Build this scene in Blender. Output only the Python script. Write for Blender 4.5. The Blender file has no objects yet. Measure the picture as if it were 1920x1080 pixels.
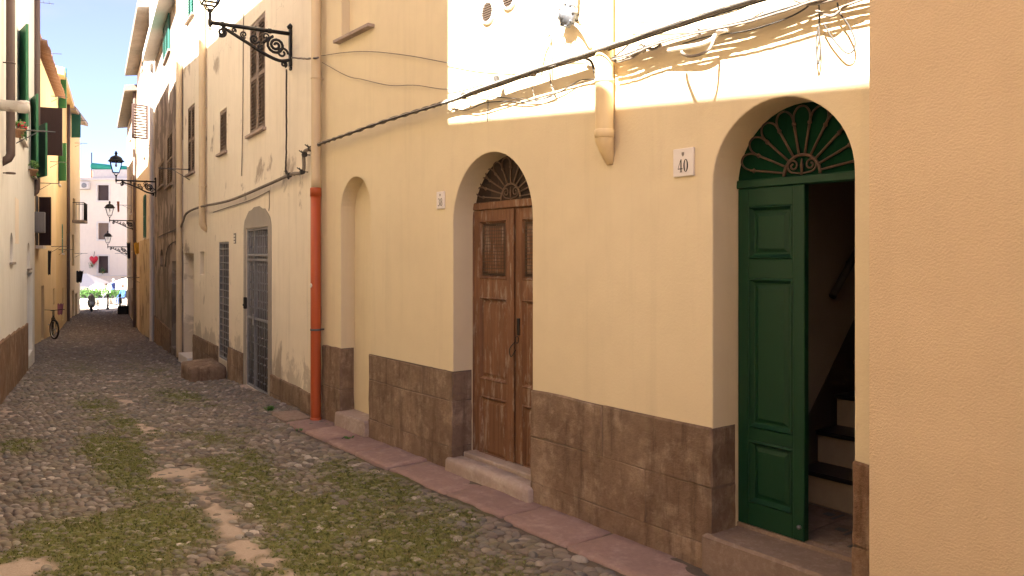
import bpy, bmesh, math, random
import numpy as np
from mathutils import Vector, Matrix, geometry
random.seed(7); rng = np.random.default_rng(11)
scene = bpy.context.scene
COL = scene.collection
R = math.radians
# ------------------------------------------------------------------ camera, sky, sun, exposure
EYE = 1.88; FP = 1500.0; HY = 479.0           # eye height, focal length in photo pixels, horizon row
cam_d = bpy.data.cameras.new('camera'); cam = bpy.data.objects.new('camera', cam_d); COL.objects.link(cam)
cam.location = (0, 0, EYE); cam.rotation_euler = (R(90), 0, 0)
cam_d.sensor_width = 36.0; cam_d.lens = 36.0 * FP / 1920.0
cam_d.shift_y = -(540 - HY) / 1920.0
cam_d.clip_start = 0.05; cam_d.clip_end = 2000
scene.camera = cam
SUN_AZ = R(25); SUN_EL = R(41)                # light travels 25 deg right of the view axis
world = bpy.data.worlds.new('World'); scene.world = world; world.use_nodes = True
wn = world.node_tree; wn.nodes.clear()
w_out = wn.nodes.new('ShaderNodeOutputWorld'); w_bg = wn.nodes.new('ShaderNodeBackground')
w_sky = wn.nodes.new('ShaderNodeTexSky'); w_sky.sky_type = 'NISHITA'; w_sky.sun_disc = False
w_sky.sun_elevation = SUN_EL; w_sky.sun_rotation = SUN_AZ + math.pi
w_sky.air_density = 0.55; w_sky.dust_density = 0.4; w_sky.ozone_density = 3.0
w_tc = wn.nodes.new('ShaderNodeTexCoord'); w_map = wn.nodes.new('ShaderNodeMapping'); w_map.inputs['Scale'].default_value = (1.2, 1.2, 3.0)
w_no = wn.nodes.new('ShaderNodeTexNoise'); w_no.inputs['Scale'].default_value = 2.2; w_no.inputs['Detail'].default_value = 7; w_no.inputs['Roughness'].default_value = 0.55
w_ra = wn.nodes.new('ShaderNodeValToRGB'); w_ra.color_ramp.elements[0].position = 0.48; w_ra.color_ramp.elements[1].position = 0.80; w_ra.color_ramp.elements[0].color = (.27, .27, .27, 1); w_ra.color_ramp.elements[1].color = (.75, .75, .75, 1)
w_mx = wn.nodes.new('ShaderNodeMix'); w_mx.data_type = 'RGBA'; w_mx.inputs[7].default_value = (2.3, 2.1, 2.4, 1)
wn.links.new(w_tc.outputs['Generated'], w_map.inputs['Vector']); wn.links.new(w_map.outputs[0], w_no.inputs['Vector'])
wn.links.new(w_no.outputs['Fac'], w_ra.inputs['Fac']); wn.links.new(w_ra.outputs['Color'], w_mx.inputs[0])
w_tn = wn.nodes.new('ShaderNodeMix'); w_tn.data_type = 'RGBA'; w_tn.blend_type = 'MULTIPLY'; w_tn.inputs[0].default_value = 1.0; w_tn.inputs[7].default_value = (0.95, 0.87, 1.0, 1)
wn.links.new(w_sky.outputs[0], w_tn.inputs[6]); wn.links.new(w_tn.outputs[2], w_mx.inputs[6]); wn.links.new(w_mx.outputs[2], w_bg.inputs['Color'])
w_bg.inputs['Strength'].default_value = 0.05
wn.links.new(w_bg.outputs[0], w_out.inputs['Surface'])
sun_d = bpy.data.lights.new('sun', 'SUN'); sun = bpy.data.objects.new('sun', sun_d); COL.objects.link(sun)
sun_d.energy = 5.0; sun_d.angle = R(0.55); sun_d.color = (1.0, 0.93, 0.82)
LDIR = Vector((math.sin(SUN_AZ) * math.cos(SUN_EL), math.cos(SUN_AZ) * math.cos(SUN_EL), -math.sin(SUN_EL)))
sun.rotation_euler = LDIR.to_track_quat('-Z', 'Y').to_euler()
sun.location = (-20, -30, 40)
vs = scene.view_settings
vs.view_transform = 'Standard'; vs.look = 'None'; vs.exposure = 3.22; vs.gamma = 1.0; vs.use_curve_mapping = False
scene.cycles.max_bounces = 10; scene.cycles.diffuse_bounces = 6

# ------------------------------------------------------------------ helpers
def obj(name, me, parent=None, mat=None):
    o = bpy.data.objects.new(name, me); COL.objects.link(o)
    if parent is not None: o.parent = parent
    if mat is not None and me is not None and not me.materials: me.materials.append(mat)
    return o
def tag(o, label, cat, group=None, kind=None):
    if label: o['label'] = label
    if cat: o['category'] = cat
    if group: o['group'] = group
    if kind: o['kind'] = kind
    return o
def thing(name, label, cat, loc=(0, 0, 0), rz=0.0, group=None):
    e = obj(name, None); e.location = loc; e.rotation_euler = (0, 0, rz); e.empty_display_size = 0.2
    return tag(e, label, cat, group)
def copy_tree(o, parent=None):
    c = o.copy(); COL.objects.link(c); c.parent = parent
    for ch in list(o.children): copy_tree(ch, c)
    return c

class MB:
    """collects shapes and links them as one mesh object"""
    def __init__(s): s.v = []; s.f = []; s.sm = []
    def add(s, vs_, fs, smooth=False):
        b = len(s.v); s.v.extend([tuple(p) for p in vs_])
        for f in fs: s.f.append(tuple(i + b for i in f)); s.sm.append(smooth)
        return s
    def box(s, a, b, ch=0.0):
        x0, x1 = sorted((a[0], b[0])); y0, y1 = sorted((a[1], b[1])); z0, z1 = sorted((a[2], b[2]))
        ch = min(ch, 0.45 * min(x1 - x0, y1 - y0, z1 - z0))
        if ch <= 0:
            v = [(x, y, z) for x in (x0, x1) for y in (y0, y1) for z in (z0, z1)]
            return s.add(v, [(0, 1, 3, 2), (4, 6, 7, 5), (0, 4, 5, 1), (2, 3, 7, 6), (0, 2, 6, 4), (1, 5, 7, 3)])
        v = []; idx = {}
        for i, x in enumerate((x0, x1)):
            for j, y in enumerate((y0, y1)):
                for k, z in enumerate((z0, z1)):
                    dx = ch if i == 0 else -ch; dy = ch if j == 0 else -ch; dz = ch if k == 0 else -ch
                    idx[i, j, k, 0] = len(v); v.append((x, y + dy, z + dz))
                    idx[i, j, k, 1] = len(v); v.append((x + dx, y, z + dz))
                    idx[i, j, k, 2] = len(v); v.append((x + dx, y + dy, z))
        fs = []
        cyc = [(0, 0), (1, 0), (1, 1), (0, 1)]
        for i in (0, 1): fs.append([idx[i, j, k, 0] for j, k in cyc][::1 if i else -1])
        for j in (0, 1): fs.append([idx[i, j, k, 1] for i, k in cyc][::-1 if j else 1])
        for k in (0, 1): fs.append([idx[i, j, k, 2] for i, j in cyc][::1 if k else -1])
        c = Vector(((x0 + x1) / 2, (y0 + y1) / 2, (z0 + z1) / 2))
        ed = []
        for i in (0, 1):
            for j in (0, 1): ed.append([idx[i, j, 0, 0], idx[i, j, 1, 0], idx[i, j, 1, 1], idx[i, j, 0, 1]])
        for i in (0, 1):
            for k in (0, 1): ed.append([idx[i, 0, k, 0], idx[i, 1, k, 0], idx[i, 1, k, 2], idx[i, 0, k, 2]])
        for j in (0, 1):
            for k in (0, 1): ed.append([idx[0, j, k, 1], idx[1, j, k, 1], idx[1, j, k, 2], idx[0, j, k, 2]])
        for i in (0, 1):
            for j in (0, 1):
                for k in (0, 1): ed.append([idx[i, j, k, 0], idx[i, j, k, 1], idx[i, j, k, 2]])
        for f in ed:
            p = [Vector(v[q]) for q in f]; n = (p[1] - p[0]).cross(p[2] - p[0])
            m = sum(p, Vector()) / len(p)
            fs.append(f if n.dot(m - c) > 0 else f[::-1])
        return s.add(v, fs)
    def tube(s, pts, r, n=8, caps=True, closed=False):
        pts = [Vector(p) for p in pts]; N = len(pts)
        rr = r if hasattr(r, '__len__') else [r] * N
        up = None; vv = []
        for i, p in enumerate(pts):
            if closed: d = pts[(i + 1) % N] - pts[i - 1]
            else: d = pts[min(i + 1, N - 1)] - pts[max(i - 1, 0)]
            d = d.normalized() if d.length > 1e-9 else Vector((0, 0, 1))
            if up is None: up = Vector((0, 0, 1)) if abs(d.z) < 0.9 else Vector((1, 0, 0))
            a = d.cross(up)
            if a.length < 1e-6: a = d.cross(Vector((0.3, 1, 0.2)))
            a.normalize(); b = a.cross(d).normalized(); up = b
            for k in range(n):
                t = 2 * math.pi * k / n
                vv.append(p + (a * math.cos(t) + b * math.sin(t)) * rr[i])
        fs = []
        for i in range(N if closed else N - 1):
            j = (i + 1) % N
            for k in range(n): fs.append((i * n + k, j * n + k, j * n + (k + 1) % n, i * n + (k + 1) % n)[::-1])
        s.add(vv, fs, True)
        if caps and not closed:
            b = len(s.v) - N * n
            s.f.append(tuple(b + k for k in range(n))); s.sm.append(False)
            s.f.append(tuple(b + (N - 1) * n + k for k in reversed(range(n)))); s.sm.append(False)
        return s
    def lathe(s, prof, c=(0, 0, 0), n=16, axis='z', smooth=True, ph=0.0, sq=(1, 1), caps=True):
        vv = []; fs = []
        for r, h in prof:
            for k in range(n):
                t = 2 * math.pi * (k + ph) / n; a, b = r * math.cos(t) * sq[0], r * math.sin(t) * sq[1]
                vv.append({'z': (c[0] + a, c[1] + b, c[2] + h), 'y': (c[0] + a, c[1] + h, c[2] - b), 'x': (c[0] + h, c[1] + a, c[2] + b)}[axis])
        for i in range(len(prof) - 1):
            for k in range(n): fs.append((i * n + k, i * n + (k + 1) % n, (i + 1) * n + (k + 1) % n, (i + 1) * n + k))
        s.add(vv, fs, smooth); b = len(s.v) - len(vv)
        if caps and prof[0][0] > 1e-4: s.f.append(tuple(b + k for k in reversed(range(n)))); s.sm.append(False)
        if caps and prof[-1][0] > 1e-4: s.f.append(tuple(b + (len(prof) - 1) * n + k for k in range(n))); s.sm.append(False)
        return s
    def prism(s, poly, fn, h0, h1, smooth=False):
        """poly: 2D points; fn(a, b, h) -> 3D"""
        n = len(poly)
        vv = [fn(a, b, h0) for a, b in poly] + [fn(a, b, h1) for a, b in poly]
        fs = [tuple(range(n)), tuple(range(2 * n - 1, n - 1, -1))]
        for i in range(n): fs.append((i, n + i, n + (i + 1) % n, (i + 1) % n))
        return s.add(vv, fs, smooth)
    def mesh(s, name, recalc=True):
        me = bpy.data.meshes.new(name); me.from_pydata(s.v, [], s.f)
        me.polygons.foreach_set('use_smooth', s.sm)
        if recalc:
            bm = bmesh.new(); bm.from_mesh(me); bmesh.ops.recalc_face_normals(bm, faces=bm.faces); bm.to_mesh(me); bm.free()
        me.update(); return me
    def build(s, name, mat, parent=None):
        return obj(name, s.mesh(name), parent, mat)

def spline(pts, n=8):
    """Catmull-Rom through points"""
    P = [Vector(p) for p in pts]; out = []
    for i in range(len(P) - 1):
        p0 = P[i - 1] if i else P[0] * 2 - P[1]; p1 = P[i]; p2 = P[i + 1]
        p3 = P[i + 2] if i + 2 < len(P) else P[-1] * 2 - P[-2]
        for k in range(n):
            t = k / n
            out.append(0.5 * ((2 * p1) + (p2 - p0) * t + (2 * p0 - 5 * p1 + 4 * p2 - p3) * t * t + (3 * p1 - p0 - 3 * p2 + p3) * t ** 3))
    out.append(P[-1]); return out
def vnoise(x, y, seed=0):
    """vectorised 2D value noise, 0..1"""
    x = np.asarray(x, float); y = np.asarray(y, float)
    xi = np.floor(x).astype(np.int64); yi = np.floor(y).astype(np.int64); fx = x - xi; fy = y - yi
    fx = fx * fx * (3 - 2 * fx); fy = fy * fy * (3 - 2 * fy)
    def h(a, b):
        n = (a * 374761393 + b * 668265263 + seed * 1442695041) & 0xffffffff
        n = ((n ^ (n >> 13)) * 1274126177) & 0xffffffff
        return ((n ^ (n >> 16)) & 0xffff) / 65535.0
    return (h(xi, yi) * (1 - fx) + h(xi + 1, yi) * fx) * (1 - fy) + (h(xi, yi + 1) * (1 - fx) + h(xi + 1, yi + 1) * fx) * fy
def fbm(x, y, seed=0, o=3):
    s = 0; a = 0.5; t = 0
    for i in range(o): s = s + a * vnoise(x * 2 ** i, y * 2 ** i, seed + i); t += a; a *= 0.5
    return s / t

# ------------------------------------------------------------------ materials
def new_mat(name):
    m = bpy.data.materials.new(name); m.use_nodes = True; nt = m.node_tree; nt.nodes.clear()
    out = nt.nodes.new('ShaderNodeOutputMaterial'); b = nt.nodes.new('ShaderNodeBsdfPrincipled')
    nt.links.new(b.outputs[0], out.inputs[0]); return m, nt, b
def noise(nt, scale, detail=4, rough=0.55, vec=None, dist=0.0):
    n = nt.nodes.new('ShaderNodeTexNoise'); n.inputs['Scale'].default_value = scale; n.inputs['Detail'].default_value = detail
    n.inputs['Roughness'].default_value = rough; n.inputs['Distortion'].default_value = dist
    if vec is not None: nt.links.new(vec, n.inputs['Vector'])
    return n.outputs['Fac']
def ramp(nt, src, p0, p1, c0=(0, 0, 0, 1), c1=(1, 1, 1, 1)):
    r = nt.nodes.new('ShaderNodeValToRGB'); r.color_ramp.elements[0].position = p0; r.color_ramp.elements[1].position = p1
    r.color_ramp.elements[0].color = c0; r.color_ramp.elements[1].color = c1
    nt.links.new(src, r.inputs[0]); return r.outputs[0]
def mix(nt, fac, a, b, mode='MIX'):
    n = nt.nodes.new('ShaderNodeMix'); n.data_type = 'RGBA'; n.blend_type = mode
    for sock, val in ((n.inputs[0], fac), (n.inputs[6], a), (n.inputs[7], b)):
        if isinstance(val, bpy.types.NodeSocket): nt.links.new(val, sock)
        elif isinstance(val, (int, float)): sock.default_value = val
        else: sock.default_value = tuple(val)[:3] + (1,)
    return n.outputs[2]
def math_n(nt, op, a, b=None):
    n = nt.nodes.new('ShaderNodeMath'); n.operation = op
    for i, v in enumerate((a, b)):
        if v is None: continue
        if isinstance(v, bpy.types.NodeSocket): nt.links.new(v, n.inputs[i])
        else: n.inputs[i].default_value = v
    return n.outputs[0]
def bump(nt, b, h, strength, dist):
    n = nt.nodes.new('ShaderNodeBump'); n.inputs['Strength'].default_value = strength; n.inputs['Distance'].default_value = dist
    nt.links.new(h, n.inputs['Height']); nt.links.new(n.outputs[0], b.inputs['Normal'])
def coords(nt, scale=(1, 1, 1), kind='Object'):
    t = nt.nodes.new('ShaderNodeTexCoord'); m = nt.nodes.new('ShaderNodeMapping'); m.inputs['Scale'].default_value = scale
    nt.links.new(t.outputs[kind], m.inputs['Vector']); return m.outputs[0]
def dk(c, k): return tuple(x * k for x in c)

def plaster(name, col, col2=None, grain=0.5, gscale=60, patch=None, patch_lo=0.55, patch_hi=0.62, streak=0.25, rough=0.92, dist=0.004, pscale=0.9, damp=None, cracks=0.0):
    m, nt, b = new_mat(name); v = coords(nt); col2 = col2 or dk(col, 0.86)
    big = noise(nt, 0.7, 5, 0.6, v); mid = noise(nt, 4.0, 5, 0.6, v)
    c = mix(nt, ramp(nt, big, 0.32, 0.7), col, col2)
    c = mix(nt, math_n(nt, 'MULTIPLY', ramp(nt, mid, 0.4, 0.75), 0.35), c, dk(col2, 0.9))
    if streak:
        vs_ = coords(nt, (3.2, 3.2, 0.22)); st = noise(nt, 2.0, 6, 0.65, vs_)
        c = mix(nt, math_n(nt, 'MULTIPLY', ramp(nt, st, 0.52, 0.8), streak), c, dk(col2, 0.62))
    fine = noise(nt, gscale, 4, 0.65, v)
    h = fine
    if patch:
        pn = noise(nt, pscale, 9, 0.62, v, 0.4); pr = ramp(nt, pn, patch_lo, patch_hi)
        pc = mix(nt, noise(nt, 9, 6, 0.7, v), patch, dk(patch, 0.55)); c = mix(nt, pr, c, pc)
        h = math_n(nt, 'SUBTRACT', math_n(nt, 'MULTIPLY', fine, 0.5), math_n(nt, 'MULTIPLY', pr, 1.2))
    if damp:
        sp = nt.nodes.new('ShaderNodeSeparateXYZ'); nt.links.new(v, sp.inputs[0])
        dn = noise(nt, 2.2, 8, 0.68, v, 0.5); dh = math_n(nt, 'ADD', math_n(nt, 'MULTIPLY', math_n(nt, 'SUBTRACT', dn, 0.5), damp[1] * 3.2), sp.outputs['Z'])
        dm = ramp(nt, math_n(nt, 'DIVIDE', math_n(nt, 'ADD', dh, 2.0), 12.0), (damp[0] + 2.0) / 12.0, (damp[0] + 2.14) / 12.0, (1, 1, 1, 1), (0, 0, 0, 1))
        dc = mix(nt, noise(nt, 7, 7, 0.7, v), damp[2], dk(damp[2], 0.55)); c = mix(nt, math_n(nt, 'MULTIPLY', dm, 0.55), c, dc)
        h = math_n(nt, 'SUBTRACT', h, math_n(nt, 'MULTIPLY', dm, 0.9))
    if cracks:
        vo = nt.nodes.new('ShaderNodeTexVoronoi'); vo.feature = 'DISTANCE_TO_EDGE'; vo.inputs['Scale'].default_value = 0.55
        wv = nt.nodes.new('ShaderNodeVectorMath'); wv.operation = 'ADD'; nt.links.new(v, wv.inputs[0])
        nv = nt.nodes.new('ShaderNodeTexNoise'); nv.inputs['Scale'].default_value = 2.5; nv.inputs['Detail'].default_value = 6; nt.links.new(v, nv.inputs['Vector']); nt.links.new(nv.outputs['Color'], wv.inputs[1]); nt.links.new(wv.outputs[0], vo.inputs['Vector'])
        cm = math_n(nt, 'MULTIPLY', ramp(nt, vo.outputs['Distance'], 0.0015, 0.004, (1, 1, 1, 1), (0, 0, 0, 1)), ramp(nt, noise(nt, .5, 3, .5, v), .52, .62))
        c = mix(nt, math_n(nt, 'MULTIPLY', cm, cracks), c, dk(col2, 0.5))
    nt.links.new(c, b.inputs['Base Color']); b.inputs['Roughness'].default_value = rough
    b.inputs['Specular IOR Level'].default_value = 0.25
    h2 = math_n(nt, 'ADD', h, math_n(nt, 'MULTIPLY', noise(nt, 2.5, 3, 0.5, v), 2.5))
    bump(nt, b, h2, grain, dist); return m
def rock(name, col, col2, scale=14, strength=0.9, dist=0.015, light=None, streak=False):
    m, nt, b = new_mat(name); v = coords(nt)
    a = noise(nt, scale * 0.35, 6, 0.65, v, 0.3); f = noise(nt, scale * 3, 7, 0.7, v)
    c = mix(nt, ramp(nt, a, 0.3, 0.72), col, col2)
    c = mix(nt, math_n(nt, 'MULTIPLY', ramp(nt, f, 0.35, 0.75), 0.45), c, dk(col, 0.55))
    if light:
        l = noise(nt, scale * 0.8, 8, 0.75, v); c = mix(nt, math_n(nt, 'MULTIPLY', ramp(nt, l, 0.50, 0.70), 0.7), c, light)
    if streak:
        st = noise(nt, 1.6, 6, 0.7, coords(nt, (7, 7, 0.8))); c = mix(nt, math_n(nt, 'MULTIPLY', ramp(nt, st, 0.50, 0.70), 0.75), c, dk(col, 0.45))
        st = noise(nt, 1.3, 7, 0.7, coords(nt, (5, 5, 1.6))); c = mix(nt, math_n(nt, 'MULTIPLY', ramp(nt, st, 0.54, 0.66), 0.6), c, (0.27, 0.195, 0.13))
    oi = nt.nodes.new('ShaderNodeObjectInfo')
    hs = nt.nodes.new('ShaderNodeHueSaturation'); nt.links.new(c, hs.inputs['Color'])
    nt.links.new(math_n(nt, 'ADD', math_n(nt, 'MULTIPLY', oi.outputs['Random'], 0.16), 0.92), hs.inputs['Value'])
    nt.links.new(hs.outputs[0], b.inputs['Base Color']); b.inputs['Roughness'].default_value = 0.95; b.inputs['Specular IOR Level'].default_value = 0.2
    h = math_n(nt, 'ADD', f, math_n(nt, 'MULTIPLY', a, 1.5)); bump(nt, b, h, strength, dist); return m
def paint(name, col, rough=0.5, wear=0.0, wear_col=(0.3, 0.25, 0.2), grain_scale=(40, 40, 3), metal=0.0, var=0.12, wear_lo=0.6, spec=0.4, bstr=0.15):
    m, nt, b = new_mat(name); v = coords(nt, grain_scale); v1 = coords(nt)
    g = noise(nt, 1.0, 5, 0.6, v); n2 = noise(nt, 3.0, 6, 0.65, v1)
    c = mix(nt, math_n(nt, 'MULTIPLY', ramp(nt, g, 0.3, 0.75), 0.8), col, dk(col, 1 - var * 2.2))
    c = mix(nt, math_n(nt, 'MULTIPLY', ramp(nt, n2, 0.45, 0.75), 0.5), c, dk(col, 1 - var * 2))
    if wear:
        w = noise(nt, 1.7, 9, 0.72, coords(nt, (grain_scale[0] * 0.25, grain_scale[1] * 0.25, grain_scale[2])))
        c = mix(nt, math_n(nt, 'MULTIPLY', ramp(nt, w, wear_lo, wear_lo + 0.08), wear), c, wear_col)
    nt.links.new(c, b.inputs['Base Color']); b.inputs['Roughness'].default_value = rough; b.inputs['Metallic'].default_value = metal
    b.inputs['Specular IOR Level'].default_value = spec
    bump(nt, b, g, bstr, 0.003); return m
def glassy(name, col=(0.03, 0.035, 0.04), rough=0.08):
    m, nt, b = new_mat(name); b.inputs['Base Color'].default_value = col + (1,); b.inputs['Roughness'].default_value = rough
    b.inputs['Specular IOR Level'].default_value = 0.6; return m
M = {}
M['yellow'] = plaster('yellow_plaster', (0.69, 0.58, 0.395), (0.65, 0.54, 0.36), 0.5, 55, streak=0.26)
M['stucco'] = plaster('ochre_stucco', (0.68, 0.51, 0.315), (0.64, 0.475, 0.29), 1.0, 95, streak=0.14, dist=0.008)
M['cream'] = plaster('cream_plaster', (0.79, 0.70, 0.57), (0.73, 0.64, 0.515), 0.4, 40, patch=(0.52, 0.43, 0.34), patch_lo=0.61, patch_hi=0.66, streak=0.5, damp=(0.35, .55, (0.42, 0.35, 0.28)), cracks=.6)
M['weathered'] = plaster('weathered_plaster', (0.46, 0.385, 0.32), (0.34, 0.28, 0.235), 0.9, 30, patch=(0.24, 0.195, 0.16), patch_lo=0.49, patch_hi=0.53, streak=0.7, pscale=1.0, damp=(1.3, 1.3, (0.22, 0.185, 0.155)), cracks=.8)
M['offwhite'] = plaster('offwhite_plaster', (0.77, 0.75, 0.71), (0.70, 0.67, 0.62), 0.45, 40, streak=0.45, cracks=.4)
M['pale'] = plaster('pale_plaster', (0.74, 0.66, 0.55), (0.64, 0.55, 0.45), 0.5, 40, patch=(0.42, 0.36, 0.3), patch_lo=0.64, patch_hi=0.68, streak=0.3)
M['ochre'] = plaster('ochre_plaster', (0.70, 0.53, 0.28), (0.64, 0.47, 0.24), 0.4, 40, streak=0.3)
M['ochre2'] = plaster('pale_ochre_plaster', (0.72, 0.56, 0.33), (0.64, 0.49, 0.28), 0.4, 40, streak=0.35)
M['dull_ochre'] = plaster('dull_ochre_plaster', (0.54, 0.445, 0.31), (0.43, 0.35, 0.245), 0.5, 40, streak=0.6, patch=(0.3, 0.24, 0.18), patch_lo=.55, patch_hi=.6)
M['pink'] = plaster('pink_plaster', (0.82, 0.72, 0.60), (0.79, 0.68, 0.56), 0.3, 40, streak=0.15)
M['cement'] = plaster('cement_render', (0.36, 0.32, 0.28), (0.28, 0.25, 0.22), 0.8, 30, streak=0.1)
M['tufa'] = rock('plinth_stone', (0.178, 0.114, 0.076), (0.295, 0.206, 0.143), 5, 1.0, 0.022, light=(0.46, 0.355, 0.26), streak=True)
M['tufa_red'] = rock('red_plinth_stone', (0.175, 0.095, 0.056), (0.27, 0.172, 0.11), 5, 1.0, 0.022, light=(0.42, 0.315, 0.225), streak=True)
M['slab'] = rock('red_slab_stone', (0.31, 0.205, 0.175), (0.24, 0.16, 0.14), 7, 0.8, 0.008, light=(0.38, 0.28, 0.245))
M['step'] = rock('worn_step_stone', (0.42, 0.33, 0.28), (0.33, 0.25, 0.21), 9, 0.7, 0.008, light=(0.52, 0.44, 0.38))
M['granite'] = rock('grey_step_stone', (0.26, 0.19, 0.15), (0.20, 0.14, 0.105), 30, 0.6, 0.006, light=(0.31, 0.25, 0.21))
M['mortar'] = rock('mortar', (0.15, 0.105, 0.078), (0.20, 0.15, 0.115), 20, 0.8, 0.008)
M['door_brown'] = paint('brown_old_wood', (0.225, 0.106, 0.053), 0.75, 0.8, (0.30, 0.225, 0.165), (45, 45, 2.0), var=0.28, wear_lo=0.535, bstr=0.8)
M['door_green'] = paint('green_door_paint', (0.004, 0.036, 0.014), 0.5, 0.35, (0.03, 0.06, 0.035), wear_lo=.6, grain_scale=(60, 60, 2), var=0.06, bstr=0.1, spec=0.3)
M['fan_green'] = paint('dull_green_board', (0.004, 0.030, 0.013), 0.9, 0.3, (0.02, 0.04, 0.02), (40, 40, 3), var=.15, spec=0.08)
M['shutter_green'] = paint('green_shutter_paint', (0.03, 0.17, 0.075), 0.5, 0.2, (0.1, 0.2, 0.12), var=0.1)
M['shutter_teal'] = paint('teal_shutter_paint', (0.03, 0.16, 0.13), 0.5, 0.2, (0.15, 0.22, 0.2), var=0.1)
M['shutter_brown'] = paint('taupe_shutter_paint', (0.20, 0.14, 0.105), 0.6, 0.35, (0.30, 0.23, 0.18), var=0.12)
M['shutter_dark'] = paint('dark_brown_shutter_paint', (0.055, 0.03, 0.028), 0.5, var=0.1)
M['iron'] = paint('black_iron', (0.022, 0.02, 0.019), 0.5, 0.3, (0.06, 0.045, 0.035), (20, 20, 20), metal=0.4, wear_lo=0.6)
M['rust_iron'] = paint('rusty_iron', (0.085, 0.05, 0.034), 0.75, 0.5, (0.16, 0.085, 0.05), (25, 25, 25), metal=0.1, wear_lo=0.55)
M['gate_iron'] = paint('blue_grey_gate_paint', (0.24, 0.24, 0.255), 0.55, 0.3, (0.2, 0.15, 0.11), (20, 20, 20), wear_lo=0.6)
M['pale_rust'] = paint('pale_rusty_iron', (0.17, 0.11, 0.075), 0.8, 0.4, (0.24, 0.15, 0.1), (25, 25, 25), wear_lo=0.55)
M['dark_board'] = paint('dark_old_board', (0.045, 0.025, 0.016), 0.8, 0.5, (0.10, 0.055, 0.03), (45, 45, 2.5), var=0.2)
M['grey_iron'] = paint('grey_painted_iron', (0.105, 0.105, 0.11), 0.5, 0.3, (0.16, 0.11, 0.08), (20, 20, 20), metal=0.1, wear_lo=0.6)
M['orange_pipe'] = paint('orange_pipe_paint', (0.46, 0.085, 0.022), 0.45, 0.25, (0.52, 0.2, 0.11), (12, 12, 1.2), var=0.1, wear_lo=0.6)
M['cream_pipe'] = paint('cream_pipe_paint', (0.62, 0.48, 0.31), 0.6, 0.35, (0.5, 0.44, 0.36), (10, 10, 1.2), var=0.08, wear_lo=0.55)
M['yellow_pipe'] = paint('yellow_pipe_paint', (0.72, 0.55, 0.31), 0.55, 0.1, (0.6, 0.46, 0.28), (10, 10, 1), var=0.07)
M['brown_pipe'] = paint('brown_pipe_paint', (0.105, 0.07, 0.06), 0.5, var=0.08)
M['vent_slat'] = paint('brown_vent_slat', (0.075, 0.05, 0.035), 0.7)
M['cable'] = paint('dusty_cable', (0.20, 0.165, 0.135), 0.8, 0.4, (0.28, 0.23, 0.19), (30, 30, 30), wear_lo=0.5)
M['pale_cable'] = paint('pale_grey_cable', (0.42, 0.38, 0.33), 0.7, 0.3, (0.28, 0.24, 0.2), (30, 30, 30), wear_lo=0.55)
M['cable_dark'] = paint('dark_cable', (0.05, 0.043, 0.038), 0.8, 0.3, (0.12, 0.10, 0.085), (30, 30, 30), wear_lo=0.55)
M['white_plastic'] = paint('white_plastic', (0.74, 0.69, 0.62), 0.5, var=0.06)
M['alu'] = paint('cast_aluminium', (0.13, 0.135, 0.15), 0.5, metal=0.25, var=0.15, grain_scale=(30, 30, 30))
M['marble'] = paint('marble_plate', (0.72, 0.66, 0.62), 0.4, var=0.05, grain_scale=(8, 8, 8))
M['ink'] = paint('black_lettering', (0.02, 0.017, 0.016), 0.6)
M['crest'] = paint('grey_crest', (0.2, 0.17, 0.15), 0.6)
M['dark_in'] = paint('dark_interior', (0.035, 0.026, 0.021), 0.9)
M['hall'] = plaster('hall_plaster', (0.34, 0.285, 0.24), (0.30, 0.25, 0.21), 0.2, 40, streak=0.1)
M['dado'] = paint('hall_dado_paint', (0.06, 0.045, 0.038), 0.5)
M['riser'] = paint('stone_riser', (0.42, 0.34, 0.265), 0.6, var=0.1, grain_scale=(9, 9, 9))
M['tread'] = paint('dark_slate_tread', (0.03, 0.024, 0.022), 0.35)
M['glass'] = glassy('window_glass')
M['mesh_dark'] = paint('rusty_wire_mesh', (0.09, 0.055, 0.035), 0.8, 0.4, (0.18, 0.1, 0.06), (60, 60, 60))
M['roof_tile'] = rock('terracotta_tile', (0.36, 0.19, 0.11), (0.45, 0.27, 0.16), 9, 0.6, 0.01, light=(0.5, 0.38, 0.26))
M['old_eaves'] = rock('old_grey_eaves', (0.16, 0.135, 0.11), (0.24, 0.2, 0.165), 6, 0.9, 0.02)
M['eaves'] = rock('eaves_stone', (0.34, 0.28, 0.225), (0.42, 0.35, 0.29), 8, 0.6, 0.01)
M['canvas'] = paint('white_canvas', (0.80, 0.76, 0.70), 0.8, var=0.03, grain_scale=(5, 5, 5))
M['green_awning'] = paint('green_awning_cloth', (0.03, 0.36, 0.25), 0.7, var=0.08, grain_scale=(5, 5, 5))
M['stone_white'] = paint('white_trim', (0.72, 0.66, 0.60), 0.8, var=0.06, grain_scale=(6, 6, 6))
M['rubber'] = paint('black_rubber', (0.015, 0.014, 0.014), 0.8)
M['chrome'] = paint('worn_chrome', (0.45, 0.44, 0.42), 0.3, metal=0.9)
M['red'] = paint('red_paint', (0.62, 0.02, 0.04), 0.5)
M['grey_box'] = paint('grey_cabinet_paint', (0.26, 0.26, 0.265), 0.5)
M['skin'] = paint('skin', (0.48, 0.27, 0.19), 0.6, var=0.03)
M['plaster_grey'] = M['cement']
def leaf_mat(name, a, b_):
    m, nt, b = new_mat(name); g = nt.nodes.new('ShaderNodeNewGeometry')
    c = mix(nt, g.outputs['Random Per Island'], a, b_); nt.links.new(c, b.inputs['Base Color']); b.inputs['Roughness'].default_value = 0.6
    b.inputs['Transmission Weight'].default_value = 0.0; return m
M['leaf'] = leaf_mat('leaf_green', (0.03, 0.10, 0.02), (0.10, 0.22, 0.04))
M['moss'] = leaf_mat('moss_green', (0.066, 0.080, 0.013), (0.14, 0.152, 0.032))

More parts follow.
